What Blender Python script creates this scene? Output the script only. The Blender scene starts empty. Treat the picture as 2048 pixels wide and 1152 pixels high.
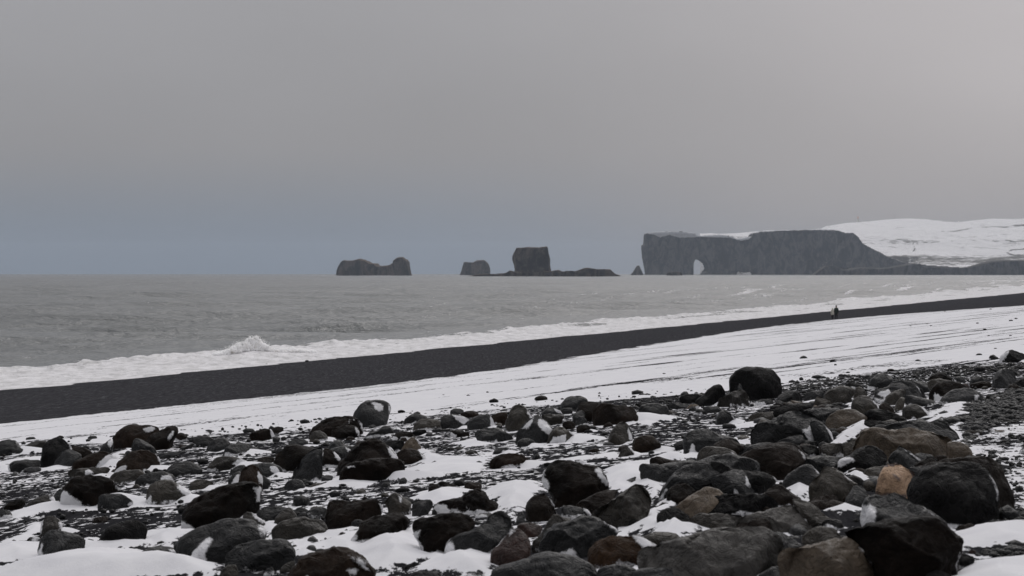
import bpy, bmesh, math, random
import numpy as np
from mathutils import Vector

# ---------------------------------------------------------------- camera, sky, sun, exposure
scene = bpy.context.scene
COL = scene.collection
F = 3500.0            # focal length in pixels of the 2048 px wide photograph
EYE = 543.0           # pixel row of eye level
CX = 1024.0
HC = 7.9              # camera height above the sea
RE = 7.4e6            # earth radius with refraction

cam_d = bpy.data.cameras.new("camera")
cam = bpy.data.objects.new("camera", cam_d)
COL.objects.link(cam)
cam.location = (0, 0, HC)
cam.rotation_euler = (math.radians(90), 0, 0)
cam_d.sensor_width = 36.0
cam_d.lens = F / 2048.0 * 36.0
cam_d.shift_y = -(576.0 - EYE) / 2048.0
cam_d.clip_start = 0.5
cam_d.clip_end = 60000
cam_d.dof.use_dof = True
cam_d.dof.focus_distance = 34.0
cam_d.dof.aperture_fstop = 4.0
scene.camera = cam

SUN_AZ = math.radians(18)     # to the right of the view direction (+Y)
SUN_EL = math.radians(40)
world = bpy.data.worlds.new("World")
scene.world = world
world.use_nodes = True
nt = world.node_tree
nt.nodes.clear()
def N(t, typ, **kw):
    n = t.nodes.new(typ)
    for k, v in kw.items():
        setattr(n, k, v)
    return n
def math_n(t, op, a, b=None, clamp=False):
    n = t.nodes.new("ShaderNodeMath"); n.operation = op; n.use_clamp = clamp
    for i, v in enumerate((a, b)):
        if v is None: continue
        if isinstance(v, (int, float)): n.inputs[i].default_value = v
        else: t.links.new(v, n.inputs[i])
    return n.outputs[0]
def mix_n(t, fac, a, b):
    n = t.nodes.new("ShaderNodeMix"); n.data_type = 'RGBA'
    for i, v in ((0, fac), (6, a), (7, b)):
        if isinstance(v, (int, float)): n.inputs[i].default_value = v
        elif isinstance(v, tuple): n.inputs[i].default_value = (*v[:3], 1)
        else: t.links.new(v, n.inputs[i])
    return n.outputs[2]
def range_n(t, v, a, b, c=0.0, d=1.0, smooth=True):
    n = t.nodes.new("ShaderNodeMapRange"); n.interpolation_type = 'SMOOTHSTEP' if smooth else 'LINEAR'
    t.links.new(v, n.inputs[0])
    for i, x in enumerate((a, b, c, d)): n.inputs[1 + i].default_value = x
    return n.outputs[0]

w_out = N(nt, "ShaderNodeOutputWorld")
sky = N(nt, "ShaderNodeTexSky")
sky.sky_type = 'NISHITA'; sky.sun_disc = False
sky.sun_elevation = SUN_EL; sky.sun_rotation = SUN_AZ
sky.air_density = 1.0; sky.dust_density = 3.0
bg_sky = N(nt, "ShaderNodeBackground"); bg_sky.inputs[1].default_value = 0.06
nt.links.new(sky.outputs[0], bg_sky.inputs[0])
# the cloud deck: an overcast luminance law (three times brighter overhead than at the horizon),
# bluer low down, warmer and brighter towards the hidden sun
tc = N(nt, "ShaderNodeTexCoord")
vn = N(nt, "ShaderNodeVectorMath"); vn.operation = 'NORMALIZE'
nt.links.new(tc.outputs['Generated'], vn.inputs[0])
sp = N(nt, "ShaderNodeSeparateXYZ"); nt.links.new(vn.outputs[0], sp.inputs[0])
up = math_n(nt, 'MAXIMUM', sp.outputs[2], 0.0)
lum = math_n(nt, 'ADD', math_n(nt, 'MULTIPLY', up, math_n(nt, 'ADD', math_n(nt, 'MULTIPLY', up, 1.5), 1.55)), 1.0)
dt = N(nt, "ShaderNodeVectorMath"); dt.operation = 'DOT_PRODUCT'
nt.links.new(vn.outputs[0], dt.inputs[0])
GL_EL = math.radians(7)      # the cloud is thinnest low down below the sun
dt.inputs[1].default_value = (math.sin(SUN_AZ) * math.cos(GL_EL), math.cos(SUN_AZ) * math.cos(GL_EL), math.sin(GL_EL))
glow = math_n(nt, 'POWER', math_n(nt, 'MAXIMUM', dt.outputs['Value'], 0.0), 38.0)
lown = range_n(nt, up, 0.0, 0.075, 1.0, 0.0)
bluef = math_n(nt, 'MULTIPLY', lown, range_n(nt, glow, 0.03, 0.6, 1.0, 0.05))
cn = N(nt, "ShaderNodeTexNoise"); cn.inputs['Scale'].default_value = 2.2; cn.inputs['Detail'].default_value = 3
mp = N(nt, "ShaderNodeMapping"); mp.inputs['Scale'].default_value = (1, 1, 2.5)
nt.links.new(vn.outputs[0], mp.inputs[0]); nt.links.new(mp.outputs[0], cn.inputs['Vector'])
cl = range_n(nt, cn.outputs['Fac'], 0.3, 0.7, 0.94, 1.06)
colr = mix_n(nt, bluef, (0.262, 0.258, 0.268), (0.186, 0.230, 0.290))
colr = mix_n(nt, math_n(nt, 'MULTIPLY', glow, 0.85, True), colr, (0.415, 0.392, 0.398))
vm = N(nt, "ShaderNodeVectorMath"); vm.operation = 'SCALE'
nt.links.new(colr, vm.inputs[0]); side = N(nt, "ShaderNodeVectorMath"); side.operation = 'DOT_PRODUCT'
nt.links.new(vn.outputs[0], side.inputs[0]); side.inputs[1].default_value = (math.sin(SUN_AZ), math.cos(SUN_AZ), 0)
sidef = range_n(nt, side.outputs['Value'], -1.0, 1.0, 0.66, 1.0)     # the deck is thicker away from the sun
nt.links.new(math_n(nt, 'MULTIPLY', math_n(nt, 'MULTIPLY', lum, cl), sidef), vm.inputs['Scale'])
bg_cl = N(nt, "ShaderNodeBackground"); bg_cl.inputs[1].default_value = 1.0
nt.links.new(vm.outputs[0], bg_cl.inputs[0])
wm = N(nt, "ShaderNodeMixShader"); wm.inputs[0].default_value = 0.955
nt.links.new(bg_sky.outputs[0], wm.inputs[1]); nt.links.new(bg_cl.outputs[0], wm.inputs[2])
nt.links.new(wm.outputs[0], w_out.inputs[0])

sun_d = bpy.data.lights.new("sun", 'SUN')
sun_d.energy = 0.9
sun_d.angle = math.radians(45)
sun_d.color = (1.0, 0.965, 0.94)
sun = bpy.data.objects.new("sun", sun_d)
COL.objects.link(sun)
sd = Vector((math.sin(SUN_AZ) * math.cos(SUN_EL), math.cos(SUN_AZ) * math.cos(SUN_EL), math.sin(SUN_EL)))
sun.rotation_euler = sd.to_track_quat('Z', 'Y').to_euler()
sun.location = (60, 60, 80)

scene.view_settings.view_transform = 'Standard'
scene.view_settings.look = 'None'
scene.view_settings.exposure = 0.0
scene.view_settings.gamma = 1.0
scene.view_settings.use_curve_mapping = False
scene.cycles.volume_bounces = 0
scene.cycles.use_denoising = True

# ---------------------------------------------------------------- helpers
random.seed(7)
RNG = np.random.default_rng(7)

def _h(ix, iy, iz, seed):
    h = (ix.astype(np.int64) * 374761393 + iy.astype(np.int64) * 668265263 + iz.astype(np.int64) * 2147483647 + seed * 1274126177) & 0xFFFFFFFF
    h = ((h ^ (h >> 13)) * 1274126177) & 0xFFFFFFFF
    h = ((h ^ (h >> 16)) * 2246822519) & 0xFFFFFFFF
    return ((h ^ (h >> 15)) & 0xFFFF) / 65535.0
def vnoise(p, seed=0):
    """value noise in 0..1 for an (n,3) or (n,2) array"""
    if p.shape[1] == 2: p = np.column_stack([p, np.zeros(len(p))])
    i = np.floor(p); f = p - i; i = i.astype(np.int64)
    f = f * f * f * (f * (f * 6 - 15) + 10)
    x, y, z = i.T; u, v, w = f.T
    def L(a, b, t): return a + (b - a) * t
    c = lambda a, b, d: _h(x + a, y + b, z + d, seed)
    return L(L(L(c(0,0,0), c(1,0,0), u), L(c(0,1,0), c(1,1,0), u), v),
             L(L(c(0,0,1), c(1,0,1), u), L(c(0,1,1), c(1,1,1), u), v), w)
def fbm(p, octaves=4, seed=0, gain=0.5):
    a, s, t = 1.0, 0.0, 0.0
    for o in range(octaves):
        s = s + a * (vnoise(p, seed + o * 17) - 0.5); t += a; a *= gain; p = p * 2.03 + 11.7
    return s / t * 2          # about -1..1
def sstep(x, a, b):
    t = np.clip((x - a) / (b - a), 0, 1); return t * t * (3 - 2 * t)

SH = 22.8 * math.pi / 180
TX, TY = math.sin(SH), math.cos(SH)      # along the shore
NX, NY = -TY, TX                         # towards the sea
def s_of(X, Y): return NX * X + NY * Y
def u_of(X, Y): return TX * X + TY * Y
def ground_z(X, Y):
    s = s_of(X, Y)
    a = 6.0 - 0.0875 * np.minimum(s, 50.0)
    a = np.where(s > 50, 1.625 - 0.0613 * (s - 50), a)
    a = np.where(s > 84, np.maximum(-0.46 - 0.03 * (s - 84), -4.0), a)
    return np.where(s < -6, 6.525 + 0.02 * (-6 - s), a)
def to_ground(x, y):
    """where the sight line of a photo pixel meets the beach"""
    rx, rz = (x - CX) / F, -(y - EYE) / F
    lo, hi = 3.0, 3000.0
    f = lambda t: HC + rz * t - float(ground_z(rx * t, t))
    if f(hi) > 0: return rx * hi, hi
    for _ in range(60):
        m = 0.5 * (lo + hi)
        if f(m) > 0: lo = m
        else: hi = m
    return rx * hi, hi
def gpoly(pts): return np.array([to_ground(x, y) for x, y in pts])
def seg_dist(P, poly):
    d = np.full(len(P), 1e9)
    n = len(poly)
    for i in range(n):
        a, b = poly[i], poly[(i + 1) % n]
        ab = b - a; L = max(float(ab @ ab), 1e-12)
        t = np.clip(((P - a) @ ab) / L, 0, 1)
        q = P - (a + t[:, None] * ab)
        d = np.minimum(d, np.hypot(q[:, 0], q[:, 1]))
    return d
def inside(P, poly):
    r = np.zeros(len(P), bool); n = len(poly)
    x, y = P[:, 0], P[:, 1]
    for i in range(n):
        (x1, y1), (x2, y2) = poly[i], poly[(i + 1) % n]
        if y1 == y2: continue
        c = ((y1 > y) != (y2 > y)) & (x < (x2 - x1) * (y - y1) / (y2 - y1) + x1)
        r ^= c
    return r
def sdist(P, poly, margin):
    """signed distance (positive inside), only worked out near the polygon"""
    out = np.full(len(P), -1e9)
    lo, hi = poly.min(0) - margin, poly.max(0) + margin
    m = np.where((P[:, 0] > lo[0]) & (P[:, 0] < hi[0]) & (P[:, 1] > lo[1]) & (P[:, 1] < hi[1]))[0]
    if len(m):
        d = seg_dist(P[m], poly); out[m] = np.where(inside(P[m], poly), d, -d)
    return out

def mesh_obj(name, verts, faces, mat=None, parent=None, smooth=True, attrs=None):
    me = bpy.data.meshes.new(name)
    verts = np.asarray(verts, dtype=np.float32)
    if isinstance(faces, np.ndarray):
        k = faces.shape[1]
        me.vertices.add(len(verts)); me.vertices.foreach_set("co", verts.ravel())
        me.loops.add(faces.size); me.loops.foreach_set("vertex_index", faces.ravel().astype(np.int32))
        me.polygons.add(len(faces))
        me.polygons.foreach_set("loop_start", np.arange(0, faces.size, k, dtype=np.int32))
        me.polygons.foreach_set("loop_total", np.full(len(faces), k, dtype=np.int32))
        me.update(calc_edges=True)
    else:
        me.from_pydata([tuple(v) for v in verts], [], faces)
    me.validate(clean_customdata=False)
    if attrs:
        for k, a in attrs.items():
            at = me.attributes.new(k, 'FLOAT', 'POINT'); at.data.foreach_set("value", np.asarray(a, dtype=np.float32))
    if smooth: me.polygons.foreach_set("use_smooth", np.ones(len(me.polygons), bool))
    if mat: me.materials.append(mat)
    o = bpy.data.objects.new(name, me); COL.objects.link(o)
    if parent: o.parent = parent
    return o
def tag(o, label=None, cat=None, group=None, kind=None):
    if label: o["label"] = label
    if cat: o["category"] = cat
    if group: o["group"] = group
    if kind: o["kind"] = kind
    return o
def empty(name, loc):
    o = bpy.data.objects.new(name, None); COL.objects.link(o); o.location = loc; o.empty_display_size = 0.2
    return o
NTH = "first second third fourth fifth sixth seventh eighth ninth tenth eleventh twelfth thirteenth fourteenth fifteenth sixteenth seventeenth eighteenth nineteenth twentieth".split()
def nth(i, n):
    if i == 0: return "leftmost"
    if i == n - 1: return "rightmost"
    return NTH[i] + " from left" if i < 18 and i < n / 2 + 1 else NTH[n - 1 - i] + " from right"
def vnormals(v, f):
    n = np.zeros_like(v)
    a, b, c = v[f[:, 0]], v[f[:, 1]], v[f[:, 2]]
    fn = np.cross(b - a, c - a)
    for k in range(3): np.add.at(n, f[:, k], fn)
    return n / np.maximum(np.linalg.norm(n, axis=1, keepdims=True), 1e-12)
def grid_faces(nr, nc):
    i = np.arange((nr - 1) * (nc - 1)); r, c = i // (nc - 1), i % (nc - 1)
    a = r * nc + c
    return np.column_stack([a, a + 1, a + nc + 1, a + nc])

# ---------------------------------------------------------------- materials
def new_mat(name):
    m = bpy.data.materials.new(name); m.use_nodes = True
    t = m.node_tree; t.nodes.clear()
    o = N(t, "ShaderNodeOutputMaterial"); b = N(t, "ShaderNodeBsdfPrincipled")
    t.links.new(b.outputs[0], o.inputs[0])
    return m, t, b
def noise_n(t, vec, scale, detail=4, rough=0.55, dist=0.0):
    n = N(t, "ShaderNodeTexNoise"); n.inputs['Scale'].default_value = scale
    n.inputs['Detail'].default_value = detail; n.inputs['Roughness'].default_value = rough
    n.inputs['Distortion'].default_value = dist
    if vec is not None: t.links.new(vec, n.inputs['Vector'])
    return n.outputs['Fac']
def attr_n(t, name):
    a = N(t, "ShaderNodeAttribute"); a.attribute_name = name
    return a.outputs['Fac']
def map_n(t, vec, scale=(1, 1, 1), rot=(0, 0, 0)):
    m = N(t, "ShaderNodeMapping"); m.inputs['Scale'].default_value = scale; m.inputs['Rotation'].default_value = rot
    t.links.new(vec, m.inputs[0]); return m.outputs[0]
def bump_n(t, h, strength, dist, normal=None):
    b = N(t, "ShaderNodeBump"); b.inputs['Strength'].default_value = strength; b.inputs['Distance'].default_value = dist
    t.links.new(h, b.inputs['Height'])
    if normal is not None: t.links.new(normal, b.inputs['Normal'])
    return b.outputs[0]
def pos_n(t): return N(t, "ShaderNodeNewGeometry").outputs['Position']
SNOW = (0.80, 0.80, 0.815)

def beach_material():
    m, t, b = new_mat("beach")
    P = pos_n(t)
    cov, strip = attr_n(t, "cov"), attr_n(t, "strip")
    # speckle: wind-combed snow caught between the gravel
    Pw = map_n(t, P, (8.5, 4.2, 6.0), (0, 0, math.radians(8)))
    sp1 = noise_n(t, Pw, 1.0, 6, 0.66)
    sp2 = noise_n(t, P, 1.1, 3, 0.5)
    v = math_n(t, 'ADD', math_n(t, 'MULTIPLY', sp1, 0.8), math_n(t, 'MULTIPLY', sp2, 0.3))
    v = range_n(t, v, 0.36, 0.74, 0, 1, False)
    # long streaks along the shore where the wind bared the sand
    Ps = map_n(t, P, (1, 1, 1), (0, 0, math.radians(40)))
    Pst = map_n(t, Ps, (0.55, 0.03, 1.0))
    st1 = noise_n(t, Pst, 1.0, 5, 0.62, 0.3)
    st2 = noise_n(t, map_n(t, Ps, (2.6, 0.16, 1.0)), 1.0, 4, 0.6)
    st = math_n(t, 'MULTIPLY', range_n(t, st1, 0.50, 0.62), range_n(t, st2, 0.36, 0.56))
    c2 = math_n(t, 'SUBTRACT', cov, math_n(t, 'MULTIPLY', st, strip))
    c2 = math_n(t, 'ADD', math_n(t, 'MULTIPLY', c2, 1.24), -0.12)
    sm = range_n(t, math_n(t, 'SUBTRACT', c2, v), -0.045, 0.045)
    g1 = noise_n(t, P, 55.0, 3, 0.7)
    g2 = noise_n(t, P, 0.6, 4, 0.6)
    g3 = noise_n(t, map_n(t, P, (7.0, 0.8, 1.0), (0, 0, 0.1)), 1.0, 5, 0.75)
    sand = mix_n(t, range_n(t, g1, 0.35, 0.65), (0.026, 0.026, 0.029), (0.069, 0.069, 0.075))
    sand = mix_n(t, range_n(t, g3, 0.50, 0.70, 0, 0.8), sand, (0.150, 0.150, 0.156))
    sand = mix_n(t, range_n(t, g3, 0.50, 0.32, 0, 0.8), sand, (0.018, 0.018, 0.020))
    sand = mix_n(t, range_n(t, g2, 0.35, 0.7, 0, 0.4), sand, (0.034, 0.034, 0.037))
    # the sand up among the boulders is coarser, darker basalt grit than the combed sand below
    sand = mix_n(t, attr_n(t, "fine_sand"), mix_n(t, 0.62, sand, (0.010, 0.010, 0.011)), sand)
    # pale fines and brown weed on the lane at the right
    snow = mix_n(t, range_n(t, noise_n(t, P, 2.2, 4, 0.6), 0.3, 0.75), SNOW, (0.73, 0.73, 0.755))
    t.links.new(mix_n(t, sm, sand, snow), b.inputs['Base Color'])
    t.links.new(range_n(t, sm, 0, 1, 0.62, 0.75), b.inputs['Roughness'])
    b.inputs['Specular IOR Level'].default_value = 0.0
    hgt = math_n(t, 'ADD', math_n(t, 'MULTIPLY', g1, 0.3), math_n(t, 'MULTIPLY', sm, 0.8))
    hgt = math_n(t, 'ADD', hgt, math_n(t, 'MULTIPLY', noise_n(t, P, 16.0, 3, 0.6), 0.35))
    t.links.new(bump_n(t, hgt, 0.6, 0.02), b.inputs['Normal'])
    return m

def rock_material(name, col, col2, vesicle=0.0, moss=0.0, patch=None, var=0.35):
    """wave-worn basalt; 'snow' is the blown snow stuck to it"""
    m, t, b = new_mat(name)
    tco = N(t, "ShaderNodeTexCoord").outputs['Object']
    oi = N(t, "ShaderNodeObjectInfo").outputs['Random']
    ofs = N(t, "ShaderNodeVectorMath"); ofs.operation = 'ADD'
    cmb = N(t, "ShaderNodeCombineXYZ"); t.links.new(math_n(t, 'MULTIPLY', oi, 37.0), cmb.inputs[0])
    t.links.new(math_n(t, 'MULTIPLY', oi, 91.0), cmb.inputs[1])
    t.links.new(tco, ofs.inputs[0]); t.links.new(cmb.outputs[0], ofs.inputs[1])
    P = ofs.outputs[0]
    n1 = noise_n(t, P, 2.6, 5, 0.6, 0.4)
    n2 = noise_n(t, P, 24.0, 4, 0.7)
    n3 = noise_n(t, P, 90.0, 3, 0.7)
    c = mix_n(t, range_n(t, n1, 0.33, 0.68), col, col2)
    dark = tuple(x * 0.45 for x in col)
    c = mix_n(t, range_n(t, n2, 0.50, 0.72, 0, 0.55), c, dark)
    c = mix_n(t, range_n(t, n3, 0.58, 0.8, 0, 0.2), c, tuple(min(1, x * 1.9) for x in col2))
    hv = math_n(t, 'ADD', math_n(t, 'MULTIPLY', n2, 0.6), math_n(t, 'MULTIPLY', n3, 0.35))
    hv = math_n(t, 'ADD', hv, math_n(t, 'MULTIPLY', n1, 1.2))
    rid = math_n(t, 'ABSOLUTE', math_n(t, 'SUBTRACT', noise_n(t, P, 5.5, 4, 0.6, 0.8), 0.5))
    hv = math_n(t, 'ADD', hv, math_n(t, 'MULTIPLY', range_n(t, rid, 0.0, 0.10), 0.55))
    c = mix_n(t, range_n(t, rid, 0.03, 0.0, 0, 0.5), c, dark)
    if patch:
        pn = noise_n(t, P, 2.9, 3, 0.5, 0.6)
        c = mix_n(t, range_n(t, pn, 0.49, 0.53), c, patch)
    if vesicle > 0:
        vo = N(t, "ShaderNodeTexVoronoi"); vo.inputs['Scale'].default_value = 26.0
        t.links.new(P, vo.inputs['Vector'])
        pit = range_n(t, vo.outputs['Distance'], 0.12, 0.34, 0, 1)
        pm = range_n(t, noise_n(t, P, 5.0, 2, 0.5), 0.42, 0.6)
        pitm = math_n(t, 'MULTIPLY', math_n(t, 'SUBTRACT', 1.0, pit), pm)
        hv = math_n(t, 'SUBTRACT', hv, math_n(t, 'MULTIPLY', pitm, vesicle))
        c = mix_n(t, math_n(t, 'MULTIPLY', pitm, 0.6), c, tuple(x * 0.4 for x in col))
    if moss > 0:
        mn = noise_n(t, P, 60.0, 5, 0.8, 0.5)
        hv = math_n(t, 'ADD', hv, math_n(t, 'MULTIPLY', mn, moss))
        c = mix_n(t, range_n(t, mn, 0.5, 0.75, 0, 0.5), c, tuple(x * 2.0 for x in col2))
    v = N(t, "ShaderNodeHueSaturation"); t.links.new(c, v.inputs['Color'])
    t.links.new(math_n(t, 'ADD', math_n(t, 'MULTIPLY', oi, 2 * var), 1.0 - var), v.inputs['Value'])
    c = v.outputs[0]
    sa = attr_n(t, "snow")
    sn = noise_n(t, P, 20.0, 7, 0.8)
    sv = math_n(t, 'ADD', sa, math_n(t, 'MULTIPLY', math_n(t, 'SUBTRACT', sn, 0.5), 1.7))
    sm = range_n(t, sv, 0.44, 0.74)
    c = mix_n(t, sm, c, SNOW)
    t.links.new(c, b.inputs['Base Color'])
    t.links.new(range_n(t, n2, 0.3, 0.7, 0.36, 0.66), b.inputs['Roughness'])
    b.inputs['Specular IOR Level'].default_value = 0.22 if moss == 0 else 0.05
    hv = math_n(t, 'ADD', hv, math_n(t, 'MULTIPLY', sm, 0.6))
    t.links.new(bump_n(t, hv, 0.75, 0.022), b.inputs['Normal'])
    return m

MATS = {
 'mk': rock_material("mossy_black_rock", (0.0049, 0.0039, 0.0032), (0.0159, 0.0110, 0.0084), 0, 1.2),
 'mb': rock_material("mossy_brown_rock", (0.0093, 0.0064, 0.0049), (0.0250, 0.0169, 0.0121), 0, 1.2),
 'bk': rock_material("black_rock", (0.0044, 0.0043, 0.0044), (0.0127, 0.0123, 0.0123), 0.6, 0.3),
 'ch': rock_material("charcoal_rock", (0.0089, 0.0093, 0.0097), (0.0193, 0.0197, 0.0201), 0.8),
 'gr': rock_material("grey_rock", (0.0199, 0.0202, 0.0211), (0.0378, 0.0382, 0.0387), 0.25),
 'ol': rock_material("olive_grey_rock", (0.0200, 0.0175, 0.0141), (0.0437, 0.0382, 0.0307), 0.3),
 'tn': rock_material("tan_rock", (0.0680, 0.0525, 0.0379), (0.1148, 0.0884, 0.0622), 0.2),
 'br': rock_material("brown_rock", (0.0118, 0.0093, 0.0078), (0.0253, 0.0198, 0.0166), 0.3, 0.4),
 'rd': rock_material("red_rock", (0.0143, 0.0065, 0.0047), (0.0274, 0.0116, 0.0082), 0.3),
 'ru': rock_material("rusty_rock", (0.0166, 0.0101, 0.0065), (0.0396, 0.0230, 0.0130), 0.2, 0.3),
 'sd': rock_material("sandstone_rock", (0.4272, 0.2821, 0.1827), (0.5806, 0.3940, 0.2592), 0.2, 0, (0.1210, 0.0934, 0.0847), 0.05),
 'lg': rock_material("light_grey_rock", (0.0540, 0.0505, 0.0460), (0.1000, 0.0940, 0.0860), 0.15, var=0.15),
 'pl': rock_material("whitish_rock", (0.1152, 0.1152, 0.1116), (0.1872, 0.1800, 0.1728), 0.1),
}
TONE = {'mk': 'mossy black', 'mb': 'mossy brown', 'bk': 'black', 'ch': 'charcoal', 'gr': 'grey', 'ol': 'olive-grey',
        'tn': 'tan', 'br': 'brown', 'rd': 'reddish', 'ru': 'rusty', 'sd': 'sand-coloured', 'lg': 'light grey', 'pl': 'whitish'}

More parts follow.
